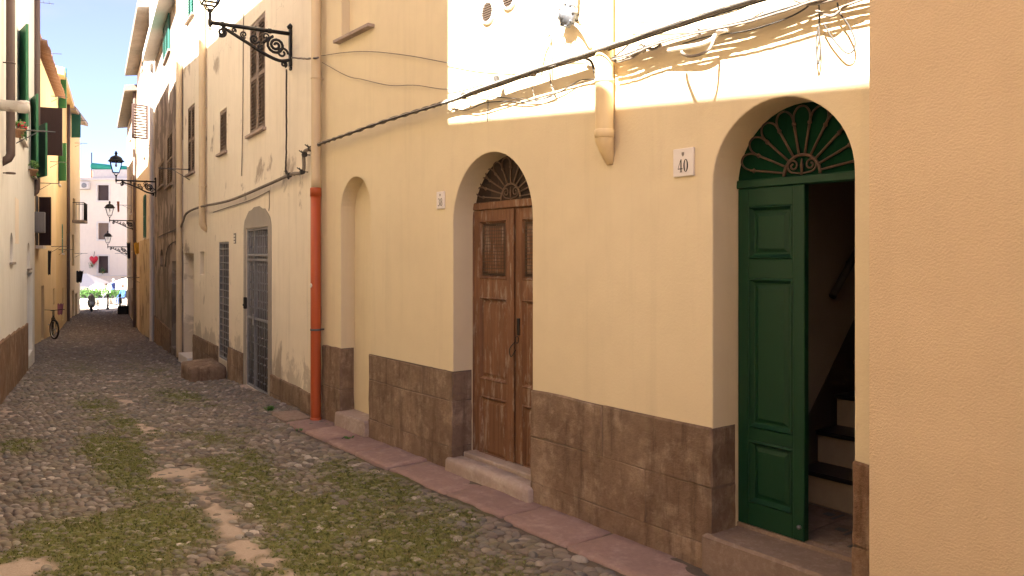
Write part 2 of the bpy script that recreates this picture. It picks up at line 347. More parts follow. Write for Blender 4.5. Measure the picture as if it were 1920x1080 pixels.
# ------------------------------------------------------------------ plan of the alley
def ground_z(y):
    y = np.asarray(y, float); k = 0.6
    s = np.log1p(np.exp(np.clip((y - 9.6) / k, -40, 40))) * k
    return -0.055 * np.minimum(s, 39.0) - 0.03 * np.clip(s - 39.0, 0, 30)
def x_right(y):
    y = np.asarray(y, float)
    a = (3.8 - 0.6017 * y) / 0.7987; b = -2.22 - 0.6 * (y - 9.27)
    c = -7.46 - 0.524 * (y - 18.0); d = -11.55 - 0.525 * (y - 25.8)
    return np.where(y < 9.27, a, np.where(y < 18, b, np.where(y < 25.8, c, d)))
def x_left(y):
    y = np.asarray(y, float)
    a = -6.72 - 0.53 * (y - 10.5); b = -15.2 - 0.493 * (y - 25.8); c = -22.2 - 0.407 * (y - 40)
    return np.where(y < 17.3, a, np.where(y < 40, b, c))
class Facade:
    """vertical plane; local x runs along it, local y points out to the street, local z is up"""
    def __init__(s, P0, slope, flip=False):
        t = Vector((slope, 1.0)).normalized()
        if flip: t = -t
        s.t = t; s.n = Vector((-t.y, t.x)); s.P = Vector(P0); s.rz = math.atan2(t.y, t.x)
    def hit(s, px, py, o=0.0):
        k = (px - 960) / FP
        y = (s.n.dot(s.P) + o) / (s.n.x * k + s.n.y); x = k * y
        return ((Vector((x, y)) - s.P).dot(s.t), EYE + (HY - py) * y / FP)
    def S(s, px, o=0.0): return s.hit(px, 0, o)[0]
    def Z(s, px, py, o=0.0): return s.hit(px, py, o)[1]
    def w(s, a, o, z):
        p = s.P + s.t * a + s.n * o; return Vector((p.x, p.y, z))
    def wp(s, px, py, o=0.0):
        a, z = s.hit(px, py, o); return s.w(a, o, z)
    def gz(s, a): return float(ground_z((s.P + s.t * a).y))
    def lp(s, px, py, o=0.0):
        a, z = s.hit(px, py, o); return Vector((a, o, z))
    def thing(s, name, label, cat, a=0.0, o=0.0, z=0.0, group=None):
        return thing(name, label, cat, s.w(a, o, z), s.rz, group)
R1 = Facade((3.8 * 0.7987, 3.8 * 0.6017), -1130 / 1500)
R0 = Facade((3.45 * 0.7987, 3.45 * 0.6017), -1130 / 1500)
R2 = Facade((-2.22, 9.27), -0.6)
R3 = Facade((-7.46, 18.0), -0.524)
R4 = Facade((-11.55, 25.8), -0.525)
L1 = Facade((-6.72, 10.5), -0.53, True)
L2 = Facade((-15.2, 25.8), -0.493, True)
L3 = Facade((-22.2, 40.0), -0.407, True)
EH = Facade((-31.0, 62.0), -1e9); EH.t = Vector((-1, 0)); EH.n = Vector((0, -1)); EH.rz = math.pi

# ------------------------------------------------------------------ walls with openings
def rect(s0, s1, z0, z1): return [(s0, z0), (s1, z0), (s1, z1), (s0, z1)]
def arch(s0, s1, z0, zs, ztop, n=20):
    c = (s0 + s1) / 2; rx = (s1 - s0) / 2; ry = ztop - zs
    return [(s0, z0), (s1, z0)] + [(c + rx * math.cos(math.pi * k / n), zs + ry * math.sin(math.pi * k / n)) for k in range(n + 1)]
def offs(poly, d):
    c = (sum(p[0] for p in poly) / len(poly), sum(p[1] for p in poly) / len(poly))
    n = len(poly); out = []
    for i in range(n):
        a = Vector(poly[i - 1]); b = Vector(poly[i]); e = Vector(poly[(i + 1) % n])
        d1 = (b - a); d2 = (e - b)
        n1 = Vector((d1.y, -d1.x)).normalized() if d1.length > 1e-9 else Vector((0, 0)); n2 = Vector((d2.y, -d2.x)).normalized() if d2.length > 1e-9 else n1
        if d1.length < 1e-9: n1 = n2
        m = (n1 + n2); m = m.normalized() if m.length > 1e-6 else n1
        k = 1 / max(0.5, m.dot(n1)); out.append((b.x + m.x * d * k, b.y + m.y * d * k))
    return out
def inside(p, poly):
    x, y = p; r = False; n = len(poly)
    for i in range(n):
        x0, y0 = poly[i]; x1, y1 = poly[i - 1]
        if (y0 > y) != (y1 > y) and x < (x1 - x0) * (y - y0) / (y1 - y0) + x0: r = not r
    return r
def wall_mesh(mb, outline, holes, D=5.0, rnd=0.008, back=True):
    """holes: (polygon ccw, depth). front at y=0, returns into the openings, sides and back closed at y=-D"""
    loops = [outline] + [offs(h, rnd) for h, _ in holes]
    vs_ = []; ed = []
    for lp in loops:
        b = len(vs_); vs_ += [Vector(p) for p in lp]; ed += [(b + i, b + (i + 1) % len(lp)) for i in range(len(lp))]
    r = geometry.delaunay_2d_cdt(vs_, ed, [], 0, 1e-6)
    V, Fc = r[0], r[2]
    keep = []
    for f in Fc:
        c = sum((V[i] for i in f), Vector((0, 0))) / len(f)
        if inside(c, outline) and not any(inside(c, h) for h in loops[1:]): keep.append(tuple(f))
    mb.add([(v.x, 0, v.y) for v in V], [k[::-1] for k in keep])
    for (h, d), big in zip(holes, loops[1:]):
        n = len(h); mids = offs(h, rnd * 0.3)
        ring = [(p[0], 0, p[1]) for p in big] + [(p[0], -rnd * 0.3, p[1]) for p in mids] + [(p[0], -rnd, p[1]) for p in h] + [(p[0], -d, p[1]) for p in h]
        fs = []
        for q in range(3):
            for i in range(n): fs.append((q * n + i, q * n + (i + 1) % n, (q + 1) * n + (i + 1) % n, (q + 1) * n + i))
        mb.add(ring, fs)
    n = len(outline)
    mb.add([(p[0], 0, p[1]) for p in outline] + [(p[0], -D, p[1]) for p in outline],
           [(i, n + i, n + (i + 1) % n, (i + 1) % n) for i in range(n)] + ([tuple(range(n, 2 * n))] if back else []))
    return mb
def house(F, name, label, s0, s1, top0, top1, holes, mat, D=5.0, base=-0.5, cat='house'):
    """s0 < s1. returns the house Empty whose children use facade-local coordinates"""
    h = F.thing(name, label, cat)
    outline = [(s0, F.gz(s0) + base), (s1, F.gz(s1) + base), (s1, top1), (s0, top0)]
    mb = wall_mesh(MB(), outline, holes, D)
    me = mb.mesh('wall', False); o = obj('wall', me, h, mat); return h
def roof_part(h, s0, s1, z0, z1, over=0.35, D=5.0, mat=None, th=0.14, rise=1.2, name='roof'):
    mb = MB(); e = 0.1
    a = [(s0 - e, over, z0), (s1 + e, over, z1), (s1 + e, -D - 0.2, z1 + rise), (s0 - e, -D - 0.2, z0 + rise)]
    vv = a + [(x, y, z + th) for x, y, z in a]
    mb.add(vv, [(0, 1, 2, 3)[::-1], (4, 5, 6, 7), (0, 4, 5, 1)[::-1], (1, 5, 6, 2)[::-1], (2, 6, 7, 3)[::-1], (3, 7, 4, 0)[::-1]])
    return mb.build(name, mat or M['eaves'], h)
def tile_rows(h, s0, s1, z, over, mat, step=0.2, rad=0.085, ln=0.9, slope=0.24):
    """half-round eaves tiles, one part each, sharing a mesh"""
    mb = MB(); n = 7; vv = []
    for q in (0, 1):
        for k in range(n):
            t = math.pi * k / (n - 1)
            vv.append((rad * math.cos(t) * (1 - 0.15 * q), -ln * q, rad * 0.8 * math.sin(t) + slope * ln * q))
    for q in (0, 1):
        for k in range(n):
            t = math.pi * k / (n - 1)
            vv.append((0.8 * rad * math.cos(t) * (1 - 0.15 * q), -ln * q, 0.62 * rad * math.sin(t) + slope * ln * q))
    fs = []
    for k in range(n - 1):
        fs += [(k, k + 1, n + k + 1, n + k), (2 * n + k, 3 * n + k, 3 * n + k + 1, 2 * n + k + 1), (k, 2 * n + k, 2 * n + k + 1, k + 1)]
    me = mb.add(vv, fs, True).mesh('roof_tile'); me.materials.append(mat)
    s = s0
    while s < s1:
        o = obj('roof_tile', me, h); f = (s - s0) / max(1e-6, s1 - s0)
        zz = z[0] + (z[1] - z[0]) * f
        o.location = (s, over + random.uniform(-0.02, 0.02), zz + random.uniform(-0.008, 0.008)); o.rotation_euler = (0, 0, random.uniform(-0.04, 0.04)); s += step
# slatted shutter leaf ------------------------------------------------
SLAT = {}
def shutter(parent, s0, s1, z0, z1, o, mat, slats='each', th=0.04, open_ang=None, hinge=None, pitch=0.055, name='shutter', backing=True):
    """louvred leaf as a part with frame; its slats are sub-parts"""
    w = s1 - s0; hgt = z1 - z0; st = min(0.065, w * 0.16)
    mb = MB()
    mb.box((0, 0, 0), (st, th, hgt), 0.004); mb.box((w - st, 0, 0), (w, th, hgt), 0.004)
    zr = [0, hgt - st] + ([hgt * 0.5 - st / 2] if hgt > 1.2 else [])
    for z in zr: mb.box((st - 0.002, 0.003, z), (w - st + 0.002, th - 0.003, z + st), 0.003)
    if backing: mb.box((st, 0.002, st), (w - st, 0.006, hgt - st))
    leaf = mb.build(name, mat, parent)
    if hinge == 1: leaf.location = (s1, o, z0)
    else: leaf.location = (s0, o, z0)
    if open_ang:
        if hinge == 1:
            leaf.rotation_euler = (0, 0, open_ang)
            for v in leaf.data.vertices: v.co.x -= w
        else: leaf.rotation_euler = (0, 0, open_ang)
    elif hinge == 1:
        for v in leaf.data.vertices: v.co.x -= w
    off = -w if hinge == 1 else 0
    n = max(3, int((hgt - 2 * st) / pitch)); sm = MB()
    def one(m_, x0, x1, z):
        m_.add([(x0, 0.006, z + 0.020), (x1, 0.006, z + 0.020), (x1, th + 0.004, z - 0.016), (x0, th + 0.004, z - 0.016),
                (x0, 0.006, z + 0.030), (x1, 0.006, z + 0.030), (x1, th + 0.006, z - 0.006), (x0, th + 0.006, z - 0.006)],
               [(0, 1, 2, 3)[::-1], (4, 5, 6, 7), (3, 2, 6, 7), (0, 4, 5, 1), (0, 3, 7, 4), (1, 5, 6, 2)])
    zs = [st + (k + 0.5) * (hgt - 2 * st) / n for k in range(n)]
    zs = [z for z in zs if not (hgt > 1.2 and abs(z - hgt / 2) < st * 0.7)]
    if slats == 'each':
        key = (round(w, 3), mat.name)
        if key not in SLAT:
            m_ = MB(); one(m_, st, w - st, 0); SLAT[key] = m_.mesh('slat'); SLAT[key].materials.append(mat)
        for z in zs:
            q = obj('slat', SLAT[key], leaf); q.location = (off, 0, z); q.rotation_euler = (random.uniform(-0.05, 0.05), 0, 0)
    else:
        for z in zs: one(sm, st + off, w - st + off, z)
        q = sm.build('slats', mat, leaf); q['kind'] = 'stuff'
    return leaf
def rough_box(mb, a, b, ch=0.01, jit=0.006):
    k = len(mb.v); mb.box(a, b, ch)
    for i in range(k, len(mb.v)):
        p = mb.v[i]; mb.v[i] = (p[0] + random.uniform(-jit, jit), p[1] + random.uniform(-jit, jit), p[2] + random.uniform(-jit, jit))
    return mb
def block(parent, a, b, mat, name='plinth_block', ch=0.010, jit=0.003, sub=3):
    """one stone with worn, slightly bulging faces"""
    bm = bmesh.new(); mb = MB(); mb.box(a, b, ch); me = mb.mesh(name, True)
    bm.from_mesh(me)
    bmesh.ops.subdivide_edges(bm, edges=[e for e in bm.edges if e.calc_length() > 0.12], cuts=sub, use_grid_fill=True)
    for v in bm.verts:
        q = v.co * 7.0
        n = (math.sin(q.x * 1.7 + q.z * 2.3 + a[0] * 9) + math.sin(q.z * 3.1 - q.x * 1.1 + a[2] * 5)) * 0.5
        v.co.y += n * jit; v.co.x += math.sin(q.z * 4.3 + q.y * 3) * jit * 0.6; v.co.z += math.sin(q.x * 3.7 + a[2] * 3) * jit
    bm.to_mesh(me); bm.free()
    for p in me.polygons: p.use_smooth = True
    me.set_sharp_from_angle(angle=R(38)) if hasattr(me, 'set_sharp_from_angle') else None
    return obj(name, me, parent, mat)
def spiral(c, r0, r1, a0, turns, n=28):
    return [(c[0] + (r0 + (r1 - r0) * k / n) * math.cos(a0 + turns * 2 * math.pi * k / n), c[1] + (r0 + (r1 - r0) * k / n) * math.sin(a0 + turns * 2 * math.pi * k / n)) for k in range(n + 1)]

# ------------------------------------------------------------------ ground
def gpx(px, py):
    """ground point seen at a photo pixel"""
    lo, hi = 1.0, 80.0
    for _ in range(50):
        m = (lo + hi) / 2
        if HY + FP * (EYE - float(ground_z(m))) / m > py: lo = m
        else: hi = m
    return ((px - 960) / FP * lo, lo)
def blobs(x, y, lst):
    r = np.zeros_like(x)
    for (px, py, ln, wd, a) in lst:
        cx, cy = gpx(px, py); d = np.array((-0.56, 0.83))
        u = (x - cx) * d[0] + (y - cy) * d[1]; v = (x - cx) * d[1] - (y - cy) * d[0]
        r = np.maximum(r, a * np.exp(-(u / ln) ** 2 - (v / wd) ** 2))
    return r
MOSS = [(620, 960, 1.3, .62, 1.1), (780, 1010, .8, .55, 1.1), (560, 1050, .8, .6, 1.1), (700, 910, 1.0, .5, 1), (920, 1060, .5, .4, .9), (470, 880, 1.2, .45, .95), (520, 930, 1.0, .5, 1.05), (850, 960, .6, .35, .8),
        (225, 850, 1.4, .34, 1.1), (310, 985, 1.0, .38, 1.1), (140, 1010, .6, .5, 1.1), (60, 1040, .4, .4, .9), (230, 1040, .6, .6, 1), (270, 910, .8, .36, 1), (240, 790, 1.3, .3, .9), (400, 1075, .4, .3, .8),
        (340, 740, 2.4, .5, .75), (190, 760, 1.8, .4, .7), (280, 690, 3.0, .6, .6), (30, 830, .6, .3, .75), (150, 690, 2.4, .5, .55), (420, 820, 1.2, .5, .7), (90, 930, .5, .3, .55)]
SAND = [(338, 884, .26, .24, 1.2), (450, 1022, .22, .16, 1.05), (500, 1052, .22, .16, .95), (25, 1068, .17, .24, 1.1), (225, 737, .5, .2, .9), (215, 712, .4, .18, .85), (250, 760, .6, .16, .62),
        (300, 832, .6, .2, .74), (370, 905, .4, .16, .75), (395, 930, .4, .16, .76), (415, 955, .4, .16, .8), (435, 990, .35, .15, .82), (475, 1035, .3, .16, .85), (270, 795, .7, .18, .7), (235, 748, .7, .18, .72), (545, 1078, .3, .2, .8), (165, 640, 2.0, .4, .4), (10, 775, .5, .25, .8), (200, 670, 1.2, .2, .6), (300, 860, .3, .16, .6), (150, 950, .5, .12, .45)]
def masks(x, y):
    n = fbm(x * 3.1, y * 3.1, 5, 4); n2 = fbm(x * 11, y * 11, 9, 3); n3 = fbm(x * 1.1, y * 1.1, 3, 3)
    moss = np.clip((blobs(x, y, MOSS) + (n - 0.5) * 0.9 + (n2 - 0.5) * 0.5 + (n3 - .5) * .3 - 0.40) * 2.2, 0, 1)
    n4 = fbm(x * 26, y * 26, 15, 2)
    sand = np.clip((blobs(x, y, SAND) + (n - 0.5) * 0.75 + (n2 - 0.5) * 0.65 + (n4 - .5) * .35 - 0.52) * 4.0, 0, 1)
    return moss * (1 - sand), sand
def profile(x, y):
    xl, xr = x_left(y), x_right(y); c = np.clip((x - xl) / (xr - xl), 0, 1)
    return -0.035 * np.sin(math.pi * c) + 0.03 * (fbm(x * 0.9, y * 0.9, 21, 3) - 0.5)
ys = np.concatenate([np.arange(-14, 3.2, 0.6), np.arange(3.2, 10, 0.045), np.arange(10, 19, 0.09), np.arange(19, 48.1, 0.3)])
NC = 121; cs = np.linspace(0, 1, NC)
Yg = np.repeat(ys[:, None], NC, 1); Xg = (x_left(Yg) - 0.6) * (1 - cs) + (x_right(Yg) + 0.6) * cs
mo, sa = masks(Xg, Yg)
Zg = ground_z(Yg) + profile(Xg, Yg) + mo * 0.009 + sa * 0.014 + 0.012 * (fbm(Xg * 14, Yg * 14, 31, 2) - 0.5) * (1 - sa * 0.7)
def grid_mesh(name, X, Y, Z):
    h, w = X.shape; v = np.stack([X, Y, Z], -1).reshape(-1, 3)
    i = np.arange(h * w).reshape(h, w); f = np.stack([i[:-1, :-1], i[:-1, 1:], i[1:, 1:], i[1:, :-1]], -1).reshape(-1, 4)
    me = bpy.data.meshes.new(name); me.from_pydata(v.tolist(), [], f.tolist()); me.polygons.foreach_set('use_smooth', [True] * len(f)); me.update(); return me
me = grid_mesh('alley_ground', Xg, Yg, Zg)
for nm, arr in (('moss', mo), ('sand', sa)):
    at = me.attributes.new(nm, 'FLOAT', 'POINT'); at.data.foreach_set('value', arr.reshape(-1).astype(np.float32))
m, nt, b = new_mat('alley_earth')
v = coords(nt)
a_m = nt.nodes.new('ShaderNodeAttribute'); a_m.attribute_name = 'moss'; a_s = nt.nodes.new('ShaderNodeAttribute'); a_s.attribute_name = 'sand'
n1 = noise(nt, 6, 7, 0.65, v); n2 = noise(nt, 60, 6, 0.7, v); n3 = noise(nt, 240, 3, 0.6, v)
earth = mix(nt, n1, (0.15, 0.118, 0.092), (0.10, 0.08, 0.063)); earth = mix(nt, math_n(nt, 'MULTIPLY', ramp(nt, n2, .4, .7), .6), earth, (0.17, 0.13, 0.10))
mossc = mix(nt, ramp(nt, n2, 0.3, 0.7), (0.105, 0.112, 0.030), (0.15, 0.142, 0.052)); mossc = mix(nt, ramp(nt, n1, 0.45, 0.75), mossc, (0.135, 0.112, 0.055))
sandc = mix(nt, ramp(nt, n2, 0.3, 0.75), (0.46, 0.365, 0.295), (0.37, 0.29, 0.23)); sandc = mix(nt, math_n(nt, 'MULTIPLY', ramp(nt, n3, .55, .75), .5), sandc, (0.20, 0.16, 0.13))
c = mix(nt, a_m.outputs['Fac'], earth, mossc); c = mix(nt, a_s.outputs['Fac'], c, sandc)
nt.links.new(c, b.inputs['Base Color']); b.inputs['Roughness'].default_value = 0.97; b.inputs['Specular IOR Level'].default_value = 0.15
bump(nt, b, math_n(nt, 'ADD', n2, math_n(nt, 'MULTIPLY', n3, 0.6)), 0.8, 0.012); M['earth'] = m
street = obj('alley_ground', me, None, m); tag(street, 'earth, moss and pebble paving of the narrow alley', None, kind='structure')

def cobble_mat(name, per_object):
    m, nt, b = new_mat(name); v = coords(nt, kind='Object')
    if per_object: g = nt.nodes.new('ShaderNodeObjectInfo'); r = g.outputs['Random']
    else: g = nt.nodes.new('ShaderNodeNewGeometry'); r = g.outputs['Random Per Island']
    rp = nt.nodes.new('ShaderNodeValToRGB'); cr = rp.color_ramp
    stops = [(0, (0.115, 0.096, 0.084)), (.2, (0.168, 0.134, 0.112)), (.38, (0.12, 0.114, 0.110)), (.55, (0.21, 0.174, 0.145)), (.72, (0.155, 0.118, 0.098)), (.88, (0.235, 0.20, 0.17)), (.965, (0.32, 0.28, 0.24)), (1, (0.44, 0.39, 0.34))]
    while len(cr.elements) < len(stops): cr.elements.new(0.5)
    for e, (p, cc) in zip(cr.elements, stops): e.position = p; e.color = cc + (1,)
    nt.links.new(r, rp.inputs[0])
    geo = nt.nodes.new('ShaderNodeNewGeometry')
    nz = noise(nt, 45, 5, 0.65, geo.outputs['Position']); nb = noise(nt, 3.0, 5, 0.6, geo.outputs['Position'])
    c = mix(nt, math_n(nt, 'MULTIPLY', ramp(nt, nz, 0.35, 0.7), 0.5), rp.outputs[0], (0.15, 0.122, 0.098))
    c = mix(nt, math_n(nt, 'MULTIPLY', ramp(nt, nb, 0.48, 0.72), 0.4), c, (0.12, 0.115, 0.04))
    if not per_object:
        a_ = nt.nodes.new('ShaderNodeAttribute'); a_.attribute_name = 'moss'; nn = noise(nt, 22, 5, 0.65, geo.outputs['Position'])
        c = mix(nt, math_n(nt, 'MULTIPLY', a_.outputs['Fac'], ramp(nt, nn, .38, .58)), c, (0.105, 0.108, 0.028))
    nt.links.new(c, b.inputs['Base Color']); b.inputs['Roughness'].default_value = 0.75; b.inputs['Specular IOR Level'].default_value = 0.3
    bump(nt, b, nz, 0.35, 0.006); return m
M['cob1'] = cobble_mat('cobble_single', True); M['cob2'] = cobble_mat('cobble_mass', False)
def stone_variant(seed, n=9, rings=((1.0, -0.35), (0.97, 0.12), (0.74, 0.66), (0.36, 0.94))):
    r = np.random.default_rng(seed); ph = r.uniform(0, 6.28, 3); t = np.arange(n) * 2 * math.pi / n
    rad = 1 + 0.13 * np.sin(2 * t + ph[0]) + 0.09 * np.sin(3 * t + ph[1])
    vs_ = []; sk = r.uniform(-.15, .15, 2)
    for k, h in rings: vs_ += [(k * rad[i] * math.cos(t[i]) + sk[0] * h, k * rad[i] * math.sin(t[i]) + sk[1] * h, h + 0.06 * math.sin(t[i] + ph[2]) * (h > 0)) for i in range(n)]
    vs_.append((sk[0], sk[1], 1.0)); fs = []
    for q in range(len(rings) - 1):
        for i in range(n): fs.append((q * n + i, q * n + (i + 1) % n, (q + 1) * n + (i + 1) % n, (q + 1) * n + i))
    for i in range(n): fs.append(((len(rings) - 1) * n + i, (len(rings) - 1) * n + (i + 1) % n, len(rings) * n))
    return np.array(vs_), fs
def stone_field(y0, y1, a, bsp, grow=1.0):
    """jittered rows of pebbles: positions, size along and across, height, turn"""
    P = []; y = y0; row = 0
    while y < y1:
        xs = np.arange(-30.0, 6.0, a) + (row % 2) * a * 0.5
        P.append(np.stack([xs, np.full_like(xs, y)], 1)); y += bsp; row += 1
    P = np.concatenate(P); P += np.stack([rng.uniform(-.3, .3, len(P)) * a, rng.uniform(-.28, .28, len(P)) * bsp], 1)
    x, y = P[:, 0], P[:, 1]
    xl, xr = x_left(y), x_right(y)
    dr = (xr - x) * 0.8 * np.ones_like(x); lim = np.where(y < 8.75, 0.455 / 0.7987 + 0.03, 0.04)
    ok = (x > xl + 0.03) & (xr - x > lim)
    if y0 < 20: ok &= np.abs((x) / np.maximum(y, .1)) < 0.80
    x, y = x[ok], y[ok]; mo, sa = masks(x, y)
    keep = rng.uniform(0, 1, len(x)) > sa * 0.72 + mo * 0.12
    x, y, mo, sa = x[keep], y[keep], mo[keep], sa[keep]; n = len(x)
    sx = a * rng.uniform(.40, .66, n) * grow; sy = bsp * rng.uniform(.40, .64, n) * grow
    big = (rng.uniform(0, 1, n) > 0.93); sx[big] *= 1.35; sy[big] *= 1.35
    near = np.clip(1 - (x_right(y) - x - 0.6) / 0.5, 0, 1) * (y < 9); sx *= 1 + .35 * near; sy *= 1 + .3 * near
    hz = np.minimum(sx, sy) * rng.uniform(.45, .95, n) * (1 - 0.35 * sa)
    hz = np.clip(hz, 0.009, 0.032)
    ang = rng.normal(-0.15, 0.30, n)
    z = ground_z(y) + profile(x, y) - 0.004 + rng.normal(0, .004, n) + sa * 0.008
    return x, y, z, sx, sy, hz, ang, mo
def joined_stones(name, fld, variants, mat, parent):
    x, y, z, sx, sy, hz, ang, mo_ = fld; AT = []; V = []; Fq = []; Ft = []; base = 0; n = len(x)
    which = rng.integers(0, len(variants), n)
    for k, (uv, fs) in enumerate(variants):
        i = np.where(which == k)[0]
        if not len(i): continue
        lx = uv[None, :, 0] * sx[i, None]; ly = uv[None, :, 1] * sy[i, None]; ca, sn = np.cos(ang[i])[:, None], np.sin(ang[i])[:, None]
        W = np.stack([x[i, None] + lx * ca - ly * sn, y[i, None] + lx * sn + ly * ca, z[i, None] + uv[None, :, 2] * hz[i, None]], -1)
        m_ = uv.shape[0]; offs_ = base + np.arange(len(i)) * m_
        q = np.array([f for f in fs if len(f) == 4]); t = np.array([f for f in fs if len(f) == 3])
        Fq.append((offs_[:, None, None] + q[None]).reshape(-1, 4)); Ft.append((offs_[:, None, None] + t[None]).reshape(-1, 3))
        V.append(W.reshape(-1, 3)); AT.append(np.repeat(mo_[i], m_)); base += len(i) * m_
    V = np.concatenate(V); Fq = np.concatenate(Fq); Ft = np.concatenate(Ft)
    me = bpy.data.meshes.new(name); me.vertices.add(len(V)); me.vertices.foreach_set('co', V.reshape(-1).astype(np.float32))
    loops = np.concatenate([Fq.reshape(-1), Ft.reshape(-1)]); me.loops.add(len(loops)); me.loops.foreach_set('vertex_index', loops.astype(np.int32))
    st = np.concatenate([np.arange(len(Fq)) * 4, len(Fq) * 4 + np.arange(len(Ft)) * 3]); me.polygons.add(len(st))
    me.polygons.foreach_set('loop_start', st.astype(np.int32)); me.polygons.foreach_set('use_smooth', np.ones(len(st), bool)); me.update(); me.validate()
    at = me.attributes.new('moss', 'FLOAT', 'POINT'); at.data.foreach_set('value', np.concatenate(AT).astype(np.float32))
    o = obj(name, me, parent, mat); o['kind'] = 'stuff'; return o
VAR = [stone_variant(k) for k in range(9)]
VARL = [stone_variant(k + 40, 7, ((1.0, -0.3), (0.9, 0.35), (0.45, 0.9))) for k in range(5)]
f1 = list(stone_field(3.3, 10.5, 0.072, 0.050)); f2 = stone_field(10.5, 20.0, 0.085, 0.062); f3 = stone_field(20, 47.5, 0.125, 0.105)
px = np.abs(f1[0] / f1[1] * FP) ; py = (EYE - f1[2]) / f1[1] * FP + HY
mo, sa = masks(f1[0], f1[1])
score = (f1[3] + f1[4]) / f1[1] * (px < 945) * (py < 1075) * (f1[5] > 0.02 + 0.02 * mo) * (mo < .8)
top = np.argsort(-score)[:300]; rest = np.setdiff1d(np.arange(len(score)), top)
var_me = []
for k, (uv, fs) in enumerate(VAR):
    me = bpy.data.meshes.new('cobblestone'); me.from_pydata(uv.tolist(), [], fs); me.polygons.foreach_set('use_smooth', [True] * len(fs)); me.materials.append(M['cob1']); me.update(); var_me.append(me)
for q in top:
    o = obj('cobblestone', var_me[q % 9], street); o.location = (f1[0][q], f1[1][q], f1[2][q]); o.scale = (f1[3][q], f1[4][q], f1[5][q]); o.rotation_euler = (0, 0, f1[6][q])
joined_stones('pebble_paving', [a[rest] for a in f1], VAR, M['cob2'], street)
joined_stones('pebble_paving', f2, VARL, M['cob2'], street)
joined_stones('pebble_paving', f3, VARL, M['cob2'], street)
# moss: short blades and clumps
N = 240000
y_ = 3.4 + (rng.uniform(0, 1, N) ** 1.6) * 11; x_ = x_left(y_) + rng.uniform(0, 1, N) * (x_right(y_) - 0.6 - x_left(y_))
mo, sa = masks(x_, y_); k = (rng.uniform(0, 1, N) < (mo - 0.15) * 0.8) & (np.abs(x_ / y_) < 0.75); x_, y_ = x_[k], y_[k]
n = len(x_); z_ = ground_z(y_) + profile(x_, y_) + 0.010
an = rng.uniform(0, 6.28, n); L_ = rng.uniform(.005, .015, n); wd = rng.uniform(.0035, .008, n); le = rng.uniform(-.9, .9, (n, 2)) * L_[:, None]
A = np.stack([x_ - np.cos(an) * wd, y_ - np.sin(an) * wd, z_], 1); B = np.stack([x_ + np.cos(an) * wd, y_ + np.sin(an) * wd, z_], 1); C = np.stack([x_ + le[:, 0], y_ + le[:, 1], z_ + L_], 1)
me = bpy.data.meshes.new('moss'); me.vertices.add(3 * n); me.vertices.foreach_set('co', np.stack([A, B, C], 1).reshape(-1).astype(np.float32))
me.loops.add(3 * n); me.loops.foreach_set('vertex_index', np.arange(3 * n, dtype=np.int32)); me.polygons.add(n); me.polygons.foreach_set('loop_start', np.arange(n, dtype=np.int32) * 3); me.update()
mo_o = obj('moss', me, None, M['moss']); tag(mo_o, 'low olive moss growing between the pebbles of the alley', 'moss', kind='stuff')
# wide terrain and the square at the end of the alley
gx = np.array([-400, -120, -60, -20, 20, 60, 400.0]); gy = np.array([-300, -60, -14, 5, 10, 20, 30, 48, 60, 78, 120, 400.0])
GX, GY = np.meshgrid(gx, gy); g = obj('ground', grid_mesh('ground', GX, GY, ground_z(GY) - 0.35), None, M['cement']); g['kind'] = 'structure'
gx = np.linspace(-60, 10, 30); gy = np.linspace(45.9, 80, 20); GX, GY = np.meshgrid(gx, gy)
M['paving'] = rock('square_paving', (0.46, 0.41, 0.36), (0.40, 0.35, 0.31), 5, 0.4, 0.006)
g = obj('square_paving', grid_mesh('square_paving', GX, GY, ground_z(GY) - 0.012), None, M['paving']); g['kind'] = 'structure'
# slab kerb along the near house
kerb = obj('pavement', None); kerb.location = (R1.P.x, R1.P.y, 0); kerb.rotation_euler = (0, 0, R1.rz); kerb['kind'] = 'structure'; kerb['label'] = 'narrow strip of worn reddish stone slabs along the yellow house'
bedm = MB(); bedm.box((1.2, -0.02, -0.25), (8.75, 0.415, -0.012)); obj('slab_bed', bedm.mesh('slab_bed'), kerb, M['mortar'])
s = 1.3; cuts = [2.05, 2.95, 3.9, 4.62, 5.35, 6.3, 6.95, 7.6, 8.15, 8.7]
for c_ in cuts:
    wj = random.uniform(-.012, .012); bm = bmesh.new(); mb = MB()
    z0 = 0.012 + random.uniform(-.006, .006); mb.box((s + 0.006, 0.0, -0.15), (c_ - 0.006, 0.43 + wj, z0), 0.012); me = mb.mesh('slab')
    bm.from_mesh(me); bmesh.ops.subdivide_edges(bm, edges=[e for e in bm.edges if e.calc_length() > 0.2], cuts=5, use_grid_fill=True)
    for v_ in bm.verts:
        nn = float(fbm(v_.co.x * 5 + s, v_.co.y * 5, 77, 3)) - .5
        v_.co.z += nn * 0.022
        if v_.co.y > 0.3: v_.co.y += (float(fbm(v_.co.x * 7, 3.0, 5, 3)) - .5) * 0.05
    bm.to_mesh(me); bm.free()
    for p in me.polygons: p.use_smooth = True
    obj('slab', me, kerb, M['slab']); s = c_
